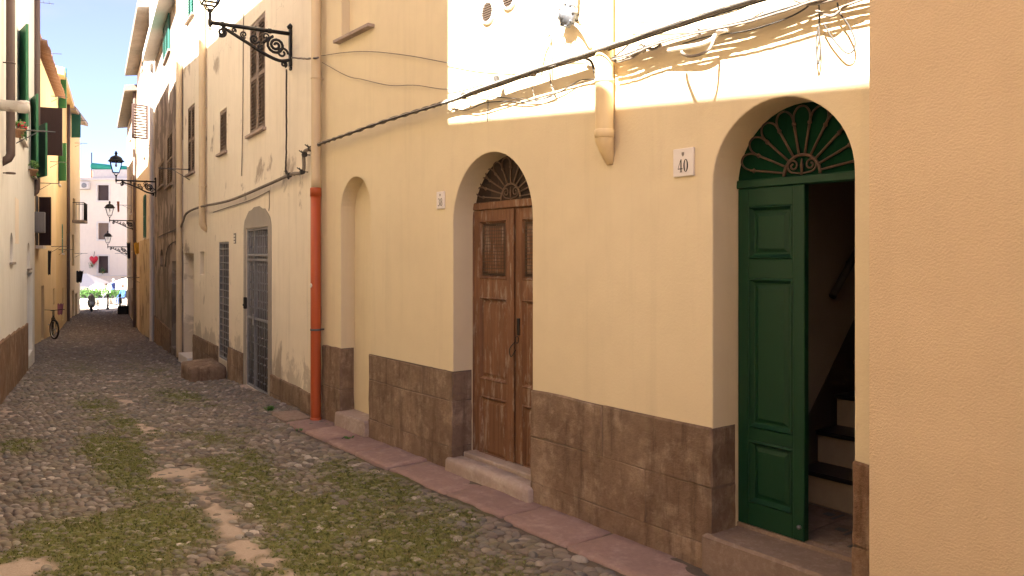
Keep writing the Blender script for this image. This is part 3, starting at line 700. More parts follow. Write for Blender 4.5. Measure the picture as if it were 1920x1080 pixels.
# weeds in the joints by the wall
def weed(F, a, o, n, h, label):
    p = F.w(a, o, F.gz(a) + 0.0); mb = MB()
    for _ in range(n):
        t = random.uniform(0, 6.28); l = h * random.uniform(.5, 1); w = l * .22; lean = random.uniform(.2, 1.0)
        q = (random.uniform(-.04, .04), random.uniform(-.03, .03)); d = (math.cos(t), math.sin(t)); e = (-d[1] * w, d[0] * w)
        m1 = (q[0] + d[0] * l * lean * .5, q[1] + d[1] * l * lean * .5, l * .6); tip = (q[0] + d[0] * l * lean, q[1] + d[1] * l * lean, l * .75)
        mb.add([(q[0], q[1], 0), (m1[0] + e[0], m1[1] + e[1], m1[2]), tip, (m1[0] - e[0], m1[1] - e[1], m1[2])], [(0, 1, 2, 3)])
    w_ = mb.build('weed', M['leaf']); w_.location = p; tag(w_, label, 'plant'); return w_
weed(R1, 7.55, 0.22, 26, 0.05, 'small green weed in the slab joint below the blind niche')
weed(R1, 8.25, 0.46, 20, 0.04, 'tiny weed at the slab edge near the orange pipe')
weed(R2, 0.9, 0.35, 40, 0.09, 'low grey-green weed beside the orange downpipe')

# ------------------------------------------------------------------ near yellow house (right)
N0, N1 = R1.S(694), R1.S(639)                  # blind niche
A0, A1 = 4.785, 5.90                           # door 38
G0, G1 = 2.18, 3.07                            # door 40
NB, D38, D40 = 0.168, 0.216, 0.232
WN0, WN1 = R1.S(697), R1.S(640)
holes = [(arch(N0, N1, 0.16, 2.37, 2.72), NB), (arch(A0, A1, 0.02, 2.17, 2.725, 26), D38 + 0.10), (arch(G0, G1, 0.10, 2.30, 2.745, 26), D40 + 0.10),
         (rect(WN0, WN1, 4.26, 6.0), 0.10)]
H1 = house(R1, 'yellow_house', 'smooth pale yellow house with arched doorways numbered 38 and 40', 1.3, 8.70, 7.2, 7.2, holes, M['yellow'], D=6.0)
roof_part(H1, 1.3, 8.70, 7.2, 7.2, 0.3, 6.0, M['roof_tile'])
mb = MB(); mb.add([(p[0], -NB + 0.002, p[1]) for p in arch(N0 - .02, N1 + .02, 0.1, 2.37, 2.74)], [tuple(range(23))]); mb.build('niche_back', M['yellow'], H1)
mb = MB(); mb.box((WN0 - .03, -0.14, 4.2), (WN1 + .03, -0.099, 6.1)); mb.build('blind_window_back', M['yellow'], H1)
mb = MB(); mb.box((WN0 - 0.06, -0.02, 4.215), (WN1 + 0.06, 0.075, 4.25), 0.004); mb.build('window_sill', M['step'], H1)
# plinth stones: (s from, s to, z levels, reveal start, reveal end)
def plinth(h, s0, s1, rows, dep0, dep1, mat, proud=0.016, zb=-0.3):
    """s0 < s1; a deep return on a side that meets an opening"""
    z = zb; core = MB(); zt_ = rows[-1][0] - .006
    core.box((s0 - (.003 if dep0 else -.01), -max(dep0, .1) + .004, zb), (s1 + (.003 if dep1 else -.01), proud - .006, zt_)); core.build('plinth_core', M['mortar'], h)
    for zi, (zt, cuts_) in enumerate(rows):
        cc = [s0] + cuts_ + [s1]
        for i in range(len(cc) - 1):
            d = 0.12
            if i == 0 and dep0: d = max(d, dep0)
            if i == len(cc) - 2 and dep1: d = max(d, dep1)
            a = cc[i] + (0.0014 if i else -0.006 * (dep0 > 0)); b_ = cc[i + 1] - (0.0014 if i < len(cc) - 2 else -0.006 * (dep1 > 0))
            block(h, (a, -d, z + 0.0008), (b_, proud + random.uniform(-.0015, .002), zt - 0.0008 + (random.uniform(-.008, .004) if zi == len(rows) - 1 else 0)), mat, ch=0.005 if zi < len(rows) - 1 else 0.012, jit=0.005)
        z = zt
plinth(H1, R1.S(1642), G0, [(0.42, []), (0.845, [])], 0, D40 - .02, M['tufa_red'])
plinth(H1, G1, A0, [(0.16, [4.1]), (0.50, [3.6]), (0.86, [4.0])], D40 - .02, D38 - .02, M['tufa'])
plinth(H1, A1, N0, [(0.20, [6.55]), (0.60, [6.95]), (0.87, [6.4])], D38 - .02, NB - .01, M['tufa'])
plinth(H1, N1, 8.66, [(0.40, []), (0.86, [])], NB - .01, 0, M['tufa'])
mb = MB(); rough_box(mb, (N0 + .008, -NB, 0.0), (N1 + 0.02, 0.07, 0.165), 0.015, 0.006); mb.build('niche_sill_stone', M['step'], H1)
# --- panelled door leaves
def leaf(parent, s0, s1, z0, z1, o, panels, mat, name='door_leaf', th=0.045, rail=0.085, pan_mat=None):
    mb = MB(); r0, r1 = s0 + rail, s1 - rail
    mb.box((s0, o - th, z0), (r0, o, z1), 0.004); mb.box((r1, o - th, z0), (s1, o, z1), 0.004)
    lv = [z0] + [q for p in panels for q in p] + [z1]
    for i in range(0, len(lv), 2): mb.box((r0 - .001, o - th + .002, lv[i]), (r1 + .001, o - 0.002, lv[i + 1]), 0.003)
    lf = mb.build(name, mat, parent)
    for (a, c_) in panels:
        pb = MB(); d = 0.022
        ring = [(r0, r1, a, c_, -0.003), (r0 + .010, r1 - .010, a + .010, c_ - .010, 0.006), (r0 + .022, r1 - .022, a + .022, c_ - .022, -0.012), (r0 + .030, r1 - .030, a + .030, c_ - .030, -d), ]
        if (r1 - r0) > .2 : ring += [(r0 + .040, r1 - .040, a + .040, c_ - .040, -d), (r0 + .062, r1 - .062, a + .062, c_ - .062, -d + .012)]
        vv = []; fs = []
        for (q0, q1, u, w, dep) in ring: vv += [(q0, o + dep, u), (q1, o + dep, u), (q1, o + dep, w), (q0, o + dep, w)]
        for k in range(len(ring) - 1):
            for i in range(4): fs.append((k * 4 + i, k * 4 + (i + 1) % 4, k * 4 + 4 + (i + 1) % 4, k * 4 + 4 + i))
        e = (len(ring) - 1) * 4; fs.append((e, e + 1, e + 2, e + 3))
        pb.add(vv, fs); pb.build('panel', pan_mat or mat, lf)
    return lf
def fanlight(parent, cs_, zb, rx, ry, o, nb, r0, board_mat, bar_mat, kz=1.0, hole=None):
    pts = [(cs_ + rx * math.cos(math.pi * k / 24), zb + ry * math.sin(math.pi * k / 24)) for k in range(25)]
    mb = MB(); mb.prism([(cs_ + rx, zb - .05)] + pts + [(cs_ - rx, zb - .05)], lambda a, b_, h: (a, h, b_), o - 0.05, o - 0.014); fl = mb.build('fanlight', board_mat, parent)
    E = lambda t, k: Vector((cs_ + k * .965 * rx * math.cos(t), o, zb + k * .965 * ry * math.sin(t)))
    a_in = r0 / rx
    for i in range(nb + 1):
        t = math.pi * (i + 0.55) / (nb + 1.1); m_ = MB()
        m_.tube([Vector((cs_ + r0 * math.cos(t), o, zb + r0 * math.sin(t))), E(t, 0.80)], [0.0065, 0.0075], 6); m_.lathe([(0.0, -.016), (.013, -.006), (.013, .006), (0, .016)], E(t, .74), 6)
        m_.build('fanlight_bar', bar_mat, fl)
        if i < nb:
            t2 = math.pi * (i + 1.55) / (nb + 1.1); tm = (t + t2) / 2; m_ = MB()
            m_.tube(spline([E(t, .78), E(t + (t2 - t) * .08, .88), E(t + (t2 - t) * .28, .955), E(tm, .975), E(t + (t2 - t) * .72, .955), E(t2 - (t2 - t) * .08, .88), E(t2, .78)], 4), 0.006, 6)
            m_.build('fanlight_petal', bar_mat, fl)
    m_ = MB(); m_.tube([(cs_ + r0 * math.cos(math.pi * k / 16), o, zb + r0 * math.sin(math.pi * k / 16)) for k in range(17)], 0.009, 6); m_.build('fanlight_arc', bar_mat, fl)
    for sg in (-1, 1):
        m_ = MB(); sp = spiral((cs_ + sg * r0 * .48, zb + r0 * .48), r0 * .08, r0 * .34, math.pi / 2, sg * -1.5)
        path = [(a, o, z) for a, z in sp] + [(cs_ + sg * .008, o, zb + 0.01)]
        m_.tube(path, 0.0055, 6); m_.build('scroll', bar_mat, fl)
    m_ = MB(); m_.tube([(cs_, o, zb), (cs_, o, zb + r0 * .5), (cs_, o, zb + r0 * .82)], [0.006, 0.010, 0.002], 6); m_.build('scroll_tip', bar_mat, fl)
    return fl
# door 40: green
zl = lambda py: R1.Z(1440, py, -D40)
lf40 = leaf(H1, 2.612, G1 - 0.006, 0.262, 2.282, -D40 + 0.0, sorted([(zl(952), zl(832)), (zl(808), zl(522)), (zl(486), zl(385))]), M['door_green'], rail=0.075)
lf40['label'] = 'closed green panelled leaf of doorway 40'
mb = MB(); mb.box((G0 - .02, -D40 - .07, 2.284), (G1 + .02, -D40 + 0.006, 2.335), 0.006); mb.box((G0 - .02, -D40 - .07, 2.337), (G1 + .02, -D40 - 0.022, 2.39), 0.006); mb.build('door_lintel', M['door_green'], H1)
fanlight(H1, (G0 + G1) / 2, 2.335, (G1 - G0) / 2 + .01, 0.415, -D40 + 0.004, 9, 0.115, M['fan_green'], M['rust_iron'])
mb = MB(); mb.lathe([(.012, 0), (.014, .012), (.006, .02)], (2.64, -D40, 0.34), 10, 'y'); mb.build('door_bolt', M['alu'], H1)
# opened right leaf folded back into the hall
mb = MB(); mb.box((G0 - .012, -D40 - .47, .27), (G0 + .03, -D40 - .02, 2.28), .004); mb.build('door_leaf', M['door_green'], H1)
# hall behind door 40
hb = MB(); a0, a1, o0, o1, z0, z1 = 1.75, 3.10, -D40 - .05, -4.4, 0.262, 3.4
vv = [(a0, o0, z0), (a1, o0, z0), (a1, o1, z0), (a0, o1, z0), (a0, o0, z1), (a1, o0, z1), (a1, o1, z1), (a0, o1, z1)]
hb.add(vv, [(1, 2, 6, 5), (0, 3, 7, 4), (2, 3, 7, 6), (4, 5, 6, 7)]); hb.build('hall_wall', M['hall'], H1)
fb = MB(); fb.box((a0, -.9, .2), (a1, o0 + .05, .258)); fb.build('hall_floor', M['granite'], H1)
for i in range(5):
    for j in range(3):
        sA = 2.10 + i * .2; oA = -.29 - (j + 1) * .2; 
        q = MB(); q.box((sA + .002, oA + .002, .2575), (sA + .198, oA + .198, .2625), .001); q.build('floor_tile', M['granite'], H1)
        if (i + j) % 2:
            q = MB(); q.box((sA + .07, oA + .07, .2626), (sA + .13, oA + .13, .264)); q.box((sA + .03, oA + .03, .2626), (sA + .05, oA + .17, .264)); q.build('tile_inset', M['tread'], H1)
for k in range(8):
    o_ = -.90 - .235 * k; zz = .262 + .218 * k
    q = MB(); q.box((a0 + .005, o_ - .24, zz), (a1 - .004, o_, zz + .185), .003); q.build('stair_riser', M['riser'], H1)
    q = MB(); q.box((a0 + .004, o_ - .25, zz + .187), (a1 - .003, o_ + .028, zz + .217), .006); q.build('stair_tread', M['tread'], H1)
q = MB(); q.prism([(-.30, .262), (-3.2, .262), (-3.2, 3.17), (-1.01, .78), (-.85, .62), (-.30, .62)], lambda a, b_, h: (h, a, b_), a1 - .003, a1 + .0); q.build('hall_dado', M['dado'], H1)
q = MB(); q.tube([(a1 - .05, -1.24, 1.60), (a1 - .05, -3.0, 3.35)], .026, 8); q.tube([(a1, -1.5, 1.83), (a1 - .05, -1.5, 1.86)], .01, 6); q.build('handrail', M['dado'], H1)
mb = MB(); rough_box(mb, (G0 - .01, -D40 - .045, -.25), (G1 + .045, 0.055, 0.235), 0.016, 0.004); mb.build('doorstep', M['granite'], H1)['label'] = 'grey stone step of the green door'
# door 38: brown double door
zl = lambda py: R1.Z(925, py, -D38)
pn = sorted([(zl(862), zl(746)), (zl(716), zl(558)), (zl(524), zl(412))]); mid38 = 5.305
lfa = leaf(H1, mid38 + .004, A1 + .005, 0.155, 2.275, -D38, pn, M['door_brown'], rail=0.095)
lfb = leaf(H1, A0 - .08, mid38 - .004, 0.155, 2.275, -D38 - .008, pn, M['door_brown'], rail=0.095)
for (lf_, sa_, sb_, oo) in ((lfa, mid38 + .13, A1 - .13, -D38), (lfb, A0 + .045, mid38 - .13, -D38 - .008)):
    q = MB(); za, zb_ = pn[2][0] + .035, pn[2][1] - .035
    nx = 13
    for i in range(nx + 1): s_ = sa_ + (sb_ - sa_) * i / nx; q.tube([(s_, oo - .008, za), (s_, oo - .008, zb_)], .0025, 4)
    for i in range(16): z_0 = za + (zb_ - za) * i / 15; q.tube([(sa_, oo - .008, z_0), (sb_, oo - .008, z_0)], .0025, 4)
    q.box((sa_, oo - .020, za), (sb_, oo - .0135, zb_)); q.build('wire_grille', M['mesh_dark'], lf_)
q = MB(); q.box((mid38 - .014, -D38, .16), (mid38 + .016, -D38 + .014, 2.27), .005); q.build('meeting_strip', M['door_brown'], H1)
q = MB(); q.box((mid38 - .075, -D38 - .008, 1.22), (mid38 - .045, -D38 + .006, 1.36), .003); q.tube([(mid38 - .06 + .022 * math.cos(t * .5236), -D38 + .014, 1.185 + .03 * math.sin(t * .5236)) for t in range(12)], .004, 6, closed=True)
q.tube(spline([(mid38 - .03, -D38 + .02, 1.16), (mid38 + .02, -D38 + .03, 1.10), (mid38 + .0, -D38 + .03, 1.04), (mid38 - .05, -D38 + .02, 1.10)], 5), .004, 6); q.build('door_chain', M['iron'], H1)
q = MB(); q.box((A0 - .02, -D38 - .06, 2.278), (A1 + .02, -D38 + .016, 2.345), .008); q.build('door_lintel', M['door_brown'], H1)
q = MB(); q.box((A1 - .012, -D38 - .05, .15), (A1 + .03, -D38 + .010, 2.276), .004); q.build('door_frame', M['door_brown'], H1)
fanlight(H1, (A0 + A1) / 2, 2.345, (A1 - A0) / 2 + .0, 0.385, -D38 + 0.006, 10, 0.135, M['dark_in'], M['pale_rust'])
for i in range(5):
    q = MB(); sA = A0 + .03 + i * .21; q.box((sA, -D38 - .012, 2.35), (sA + .2, -D38 - .006, [2.5, 2.64, 2.70, 2.64, 2.5][i]), .002); q.build('fanlight_board', M['dark_board'], H1)
q = MB(); q.box((A0 - .02, -D38 - .06, .0), (A1 + .01, -D38 + .11, .150), .008); q.build('threshold_board', M['step'], H1)
bm = bmesh.new(); mb = MB(); mb.box((A0 - .03, -D38 + .112, -.2), (A1 + .045, 0.065, 0.118), .018); me = mb.mesh('doorstep'); bm.from_mesh(me)
bmesh.ops.subdivide_edges(bm, edges=[e for e in bm.edges if e.calc_length() > .15], cuts=6, use_grid_fill=True)
for v_ in bm.verts: v_.co.z += (float(fbm(v_.co.x * 6, v_.co.y * 9, 3, 3)) - .5) * .03; v_.co.y += (float(fbm(v_.co.x * 6, v_.co.z * 9, 8, 3)) - .5) * .02
bm.to_mesh(me); bm.free()
for p in me.polygons: p.use_smooth = True
obj('doorstep', me, H1, M['step'])['label'] = 'worn pale stone step of the brown door'

# --- stucco wall at the right edge
e0 = R0.S(1630)
H0 = house(R0, 'ochre_stucco_house', 'rough ochre stucco corner of the nearest house at the right edge', -11.0, e0, 6.2, 6.2, [], M['stucco'], D=5.5)
roof_part(H0, -11.0, e0, 6.2, 6.2, 0.3, 5.5, M['roof_tile'])
for a_ in (-1.6, -5.5):
    q = MB(); q.box((a_, .0, .02), (a_ + .95, .03, 2.2), .01); q.build('door', M['door_brown'], H0)

# --- house number plates
def digit(mb, ch, cx, cz, h, o0, o1):
    w = h * .46; fn = lambda a, b_, hh: (a, hh, b_)
    # plates are read from the street, where local x runs to the left
    X = lambda u: cx - u
    def ring(rx, rz, tx, tz, zc, a0=0, a1=2 * math.pi, n=24):
        for k in range(n):
            t0 = a0 + (a1 - a0) * k / n; t1 = a0 + (a1 - a0) * (k + 1) / n
            P = lambda t, i: (X((rx - (tx if i else 0)) * math.cos(t)), cz + zc + (rz - (tz if i else 0)) * math.sin(t))
            mb.prism([P(t0, 0), P(t1, 0), P(t1, 1), P(t0, 1)], fn, o0, o1)
    if ch == '0': ring(w * .5, h * .5, w * .27, h * .045, 0)
    elif ch == '8': ring(w * .44, h * .25, w * .2, h * .05, h * .25); ring(w * .5, h * .28, w * .24, h * .05, -h * .22)
    elif ch == '3':
        ring(w * .44, h * .25, w * .22, h * .05, h * .25, -math.pi * .5, math.pi * .85); ring(w * .5, h * .28, w * .25, h * .05, -h * .22, -math.pi * .85, math.pi * .5)
    elif ch == '4':
        mb.prism([(X(w * .08), cz - h * .5), (X(w * .32), cz - h * .5), (X(w * .32), cz + h * .5), (X(w * .08), cz + h * .5)], fn, o0, o1)
        mb.prism([(X(-w * .5), cz - h * .22), (X(-w * .42), cz - h * .22), (X(w * .2), cz + h * .5), (X(w * .1), cz + h * .5)], fn, o0, o1 - .0002)
        mb.prism([(X(-w * .5), cz - h * .26), (X(w * .55), cz - h * .26), (X(w * .55), cz - h * .20), (X(-w * .5), cz - h * .20)], fn, o0, o1 + .0002)
        mb.prism([(X(-w * .06), cz - h * .5), (X(w * .46), cz - h * .5), (X(w * .46), cz - h * .46), (X(-w * .06), cz - h * .46)], fn, o0, o1 + .0003)
def plate(F, pxa, pya, pxb, pyb, txt, label):
    sa_, za = F.hit(pxa, pya); sb_, zb_ = F.hit(pxb, pyb); s_ = (sa_ + sb_) / 2; z_ = (za + zb_) / 2; w = abs(sa_ - sb_); h = abs(za - zb_)
    t = F.thing('house_number_plate', label, 'sign', s_, 0.002, z_)
    q = MB(); q.box((-w / 2, -.002, -h / 2), (w / 2, .014, h / 2), .003); q.build('plate', M['marble'], t)
    dh = h * .46
    for i, ch in enumerate(txt):
        q = MB(); digit(q, ch, (0.5 - i) * dh * .56, -h * .12, dh, .0142, .0152); q.build('digit', M['ink'], t)
    q = MB(); c = h * .07; q.prism([(-c * .8, h * .36), (c * .8, h * .36), (c * .8, h * .27), (0, h * .20), (-c * .8, h * .27)], lambda a, b_, hh: (a, hh, b_), .0142, .0150); q.build('crest', M['crest'], t)
plate(R1, 1265, 281, 1303, 329, '40', 'white plate with black number 40 beside the green door')
plate(R1, 821, 360, 835, 391, '38', 'small white plate with black number 38 left of the brown door')

# --- round vents in the sunlit patch
def vent(px, py, rad, label):
    s_, z_ = R1.hit(px, py); t = R1.thing('wall_vent', label, 'vent', s_, 0, z_, 'round wall vents')
    q = MB(); q.lathe([(rad, -.01), (rad, .018), (rad * .93, .026), (rad * .80, .026), (rad * .78, .003), (rad, -.01)], (0, 0, 0), 28, 'y', caps=False); q.build('vent_ring', M['white_plastic'], t)
    q = MB(); q.lathe([(rad * .80, .004), (rad * .8, .0045)], (0, 0, 0), 24, 'y'); q.build('vent_back', M['dark_in'], t)
    for k in range(8):
        z0 = rad * .78 * (-.85 + 1.7 * k / 7); hw = math.sqrt(max(0, (rad * .79) ** 2 - z0 * z0))
        q = MB(); q.box((-hw, .008, z0 - rad * .055), (hw, .022, z0 + rad * .05), .001); q.build('slat', M['vent_slat'], t)
vent(917, 24, 0.098, 'round louvred vent, the lower one nearer the shadow edge')
vent(957, -4, 0.098, 'round louvred vent cut by the top of the picture')
# --- gas regulator
s_, z_ = R1.hit(1080, 33); g_ = R1.thing('gas_regulator', 'round grey metal gas regulator fixed high on the sunlit wall', 'regulator', s_, 0, z_)
q = MB(); q.lathe([(.03, .0), (.03, .06), (.075, .065), (.082, .075), (.082, .09), (.074, .098), (.058, .105), (.05, .125), (.03, .128), (.026, .138), (0.0, .14)], (0, 0, 0), 24, 'y'); q.build('body', M['alu'], g_)
for k in range(8):
    q = MB(); t = k * .785; q.lathe([(.009, .06), (.009, .108), (.004, .112)], (.078 * math.cos(t), 0, .078 * math.sin(t)), 6, 'y'); q.build('bolt', M['alu'], g_)
q = MB(); q.tube(spline([(-.05, .05, .16), (-.055, .05, .08), (-.03, .05, .02)], 6), .013, 8); q.tube(spline([(-.02, .05, -.05), (-.09, .05, -.10), (-.15, .05, -.17), (-.20, .04, -.26)], 6), .013, 8); q.lathe([(.02, -.015), (.02, .015)], (-.055, .05, .15), 8); q.build('gas_pipe', M['white_plastic'], g_)

# --- downpipes
def downpipe(F, s_, o_, z0, z1, r, mat, label, rings=(), foot=None, group=None, top=None):
    t = F.thing('downpipe', label, 'pipe', s_, 0, z0, group)
    q = MB(); pts = [(0, o_, z1 - z0)] + ([(0, o_, (z1 - z0) * .5)]) + [(0, o_, .12)]
    if foot == 'kink': pts += [(0, o_, .10), (.004, o_ * .95, .06), (.012, o_ * .6, .0), (.018, o_ * .25, -.06), (.02, .0, -.10)]
    elif foot == 'wall': pts += [(0, o_, .06), (0, o_ * .7, .0), (0, -.03, -.06)]
    elif foot == 'out': pts += [(0, o_, .08), (0, o_ + .02, .02), (0, o_ + .05, -.02)]
    else: pts += [(0, o_, 0)]
    q.tube(pts, [r] * 4 + [r * 1.04, r * .85, r * .6, r * .4] if foot == 'kink' else r, 20)
    if foot == 'kink': q.lathe([(r + .001, 0), (r + .005, .004), (r + .005, .05), (r + .001, .055)], (0, o_, .07), 20)
    q.build('pipe', mat, t)
    for zr in rings:
        k = MB(); k.lathe([(r + .001, -.012), (r + .005, -.010), (r + .005, .010), (r + .001, .012)], (0, o_, zr - z0), 20); k.box((-.008, -.01, zr - z0 - .008), (.008, o_ - r * .8, zr - z0 + .008)); k.build('clamp', M['grey_iron'] if mat is M['orange_pipe'] else mat, t)
    return t
downpipe(R1, R1.S(1133, .075), .075, 2.60, 7.1, .062, M['yellow_pipe'], 'yellow painted downpipe ending in a kink above the number plate', (3.05, 5.0), 'kink')
so = R1.S(592, .10); zb = -0.02
t = downpipe(R1, so, .10, zb, R1.Z(592, 352, .1), .0585, M['orange_pipe'], 'bright orange downpipe standing at the corner of the yellow house', (R1.Z(592, 618, .1),))
q = MB(); q.lathe([(.064, 0), (.064, .09), (.0586, .1)], (0, .10, R1.Z(592, 352, .1) - zb - .1), 20); q.lathe([(.072, 0), (.066, .03), (.059, .06)], (0, .10, 0), 20); q.build('collar', M['orange_pipe'], t)
q = MB(); q.lathe([(.0, .052), (.024, .052), (.026, .060), (.016, .063), (0, .063)], (0, .10, R1.Z(592, 535, .1) - zb), 14, 'y'); q.build('inspection_cap', M['white_plastic'], t)
downpipe(R1, so, .095, R1.Z(592, 351, .1) - .02, 7.1, .056, M['cream_pipe'], 'peeling cream downpipe standing above the orange one', (3.9, 5.4))
# dark crack at the seam of the two houses, drawn as a wavy tube
q = MB(); q.tube([(8.715, .012, z) for z in np.linspace(.2, 5.2, 30)], .011, 5); o_ = q.build('seam_crack', M['cable_dark']); o_.location = (R1.P.x, R1.P.y, 0); o_.rotation_euler = (0, 0, R1.rz); tag(o_, 'thin dark tube for the crack down the seam beside the orange downpipe', 'cable')
for v_ in o_.data.vertices: v_.co.x += 0.008 * math.sin(v_.co.z * 9) + .005 * math.sin(v_.co.z * 23)

# ------------------------------------------------------------------ cables across the near house
def cable(name, pts, r, mat, label, n=6, seg=8, cat='cable', jitter=0.0, group=None):
    P = spline(pts, seg)
    if jitter: P = [p + Vector((random.uniform(-1, 1), random.uniform(-1, 1), random.uniform(-1, 1))) * jitter for p in P]
    b = P[0].copy(); q = MB(); q.tube([p - b for p in P], r, n); o = q.build(name, mat); o.location = b; return tag(o, label, cat, group)
main_px = [(1640, -66), (1430, 0), (1300, 40), (1120, 100), (1000, 138), (900, 172), (845, 190), (720, 228), (640, 256), (598, 271)]
names = ['first', 'second', 'third', 'fourth', 'fifth', 'sixth', 'seventh', 'eighth', 'ninth']
for k in range(9):
    o_ = .05 + .0112 * k; dz = [.003, 0, -.002, .002, -.003, .003, -.002, .006, -.007][k]
    pts = []
    for j, (px_, py_) in enumerate(main_px):
        p = R1.wp(px_, py_, .09); f = min(1, max(.25, j and (1.0 if px_ > 850 else .35)))
        p = R1.w((p.xy - R1.P).dot(R1.t), .06 + (o_ - .06) * f + .02, p.z + dz * f + random.uniform(-.0015, .0015) * f); pts.append(p)
    cable('wall_cable', pts, [.0062, .006, .006, .006, .006, .006, .0058, .0048, .0048][k], M['pale_cable'] if k in (0, 3, 7) else M['cable_dark'] if k in (2, 5, 8) else M['cable'], names[k] + ' strand from the wall in the cable bundle crossing the sunlit patch', jitter=.0015, group='main cable bundle')
# sheath where the bundle is twisted together in the shade
tw = spline([R1.wp(px_, py_, .075) for px_, py_ in ((850, 187), (800, 203), (720, 228), (640, 256), (600, 270))], 14)
for k in range(2):
    P = [p + Vector((0, 0, .013 * math.cos(i * .9 + k * math.pi))) + Vector((R1.n.x, R1.n.y, 0)) * .013 * math.sin(i * .9 + k * math.pi) for i, p in enumerate(tw)]
    cable('wall_cable', P, .0085, M['cable'], ['first', 'second'][k] + ' thick twisted cable running over the shaded wall to the seam', seg=2, group='twisted cables')
# second bundle, sagging
sec = [(1640, -28), (1530, 0), (1440, 28), (1380, 45), (1300, 62), (1230, 82), (1180, 102), (1148, 110)]
for k in range(6):
    o_ = .065 + .0145 * k
    pts = [R1.wp(px_, py_ + [0, 1.5, -1, 1, -1.5, 2][k] + random.uniform(-1, 1), o_) for px_, py_ in sec]
    cable('wall_cable', pts, [.0065, .006, .0065, .007, .006, .0065][k], M['cable'] if k % 2 else M['cable_dark'], ['first', 'second', 'third', 'fourth', 'fifth', 'sixth'][k] + ' cable from the wall in the tangled second bundle below the main one', jitter=.002, group='second cable bundle')
cable('flexible_conduit', [R1.wp(a, b_, o_) for a, b_, o_ in ((1252, 94, .09), (1275, 90, .10), (1310, 84, .11), (1335, 74, .11), (1345, 62, .11), (1365, 55, .10))], .014, M['white_plastic'], 'pale ribbed conduit stub hanging under the second bundle', n=8, cat='conduit')
cable('hanging_loop', [R1.wp(a, b_, o_) for a, b_, o_ in ((1278, 96, .11), (1279, 99, .16), (1290, 105, .24), (1310, 103, .26), (1330, 92, .2), (1341, 68, .12))], .009, M['cable'], 'cable loop whose rounded shadow hangs above doorway 40')
loops = [([(1030, 62), (1018, 85), (1010, 125)], .05, .010, 'white_plastic', 'short pale bent conduit above the cables left of the downpipe'),
         ([(1030, 60), (1031, 100), (1032, 150), (1040, 176)], .04, .007, 'cable', 'thin brown wire hanging down across the cables'),
         ([(990, 75), (990, 110), (995, 150), (1003, 186)], .04, .0035, 'cable', 'hair-thin wire hanging left of the brown one'),
         ([(600, 105), (650, 98), (700, 97), (770, 105), (840, 118), (900, 128), (980, 132)], .03, .004, 'cable', 'thin pale wire sagging over the shaded wall, upper of two'),
         ([(604, 117), (650, 142), (680, 149), (730, 160), (780, 160), (840, 167), (900, 152), (940, 148), (985, 128), (1040, 112), (1100, 108)], .03, .004, 'cable', 'thin pale wire sagging over the shaded wall, lower of two'),
         ([(845, 177), (900, 178), (915, 180), (1000, 187), (1040, 180)], .03, .004, 'cable_dark', 'thin dark wire below the main bundle with a drop'),
         ([(915, 180), (915, 205), (914, 228)], .03, .004, 'cable_dark', 'short dark wire drop at the left of the lit patch'),
         ([(845, 203), (875, 206), (910, 193), (950, 190), (1000, 190), (1050, 172), (1085, 152), (1116, 148)], .03, .0045, 'cable_dark', 'wavy dark wire above the broad cable shadow'),
         ([(1095, 108), (1108, 115), (1115, 135), (1117, 145)], .05, .010, 'cable_dark', 'dark cable bending down behind the yellow downpipe'),
         ([(1280, 82), (1330, 68), (1400, 58), (1460, 40), (1500, 22), (1524, 4)], .06, .005, 'cable_dark', 'single wire sagging below the second bundle'),
         ([(1180, 43), (1300, 38), (1380, 20), (1430, -5)], .06, .0035, 'cable_dark', 'fine wire sagging just below the main bundle'),
         ([(1535, 0), (1536, 40), (1530, 80), (1534, 120), (1538, 90), (1535, 50)], .05, .0045, 'cable_dark', 'thin wires dangling in a narrow loop near the stucco corner'),
         ([(1545, 45), (1560, 70), (1585, 98), (1600, 95), (1603, 75), (1590, 45), (1575, 25), (1570, 5)], .05, .0045, 'cable_dark', 'rounded wire loop with a clip beside the stucco corner'),
         ([(1150, 108), (1170, 92), (1182, 80), (1190, 78)], .06, .005, 'cable_dark', 'short wire linking the two bundles right of the downpipe'),
         ([(1490, 0), (1520, 8), (1560, 0), (1590, -8)], .10, .009, 'cable', 'thick cable tangle at the top beside the stucco corner'),
         ([(1530, 20), (1560, 30), (1585, 12), (1620, -2)], .08, .008, 'cable', 'cable curling under the tangle beside the stucco corner'),
         ([(1148, 112), (1160, 116), (1172, 112), (1185, 108), (1200, 98), (1210, 90), (1225, 92), (1240, 84)], .07, .010, 'cable', 'knotted cable ends just right of the yellow downpipe')]
for pts, o_, r_, mt, lb in loops: cable('thin_wire' if r_ < .006 else 'wall_cable', [R1.wp(a, b_, o_) for a, b_ in pts], r_, M[mt], lb, n=5)
for k, (px_, py_, lb) in enumerate(((870, 180, 'knot where the main bundle leaves the shade'), (932, 152, 'dark cable clip standing on the main bundle'), (1000, 138, 'pale cable clip on the main bundle left of the wire drops'), (1205, 92, 'clump of cable clamps on the second bundle'), (1308, 63, 'taped cable joint on the second bundle'))):
    p = R1.wp(px_, py_, .10); q = MB(); q.box((-.016, -.02, -.02), (.016, .02, .03 if k != 1 else .045), .005); q.tube([(-.02, 0, .02), (.0, .01, .035), (.02, 0, .02)], .004, 5); o = q.build('cable_clip', M['cable_dark'] if k < 2 else M['cable']); o.location = p; o.rotation_euler = (0, .3, R1.rz); tag(o, lb, 'clip')

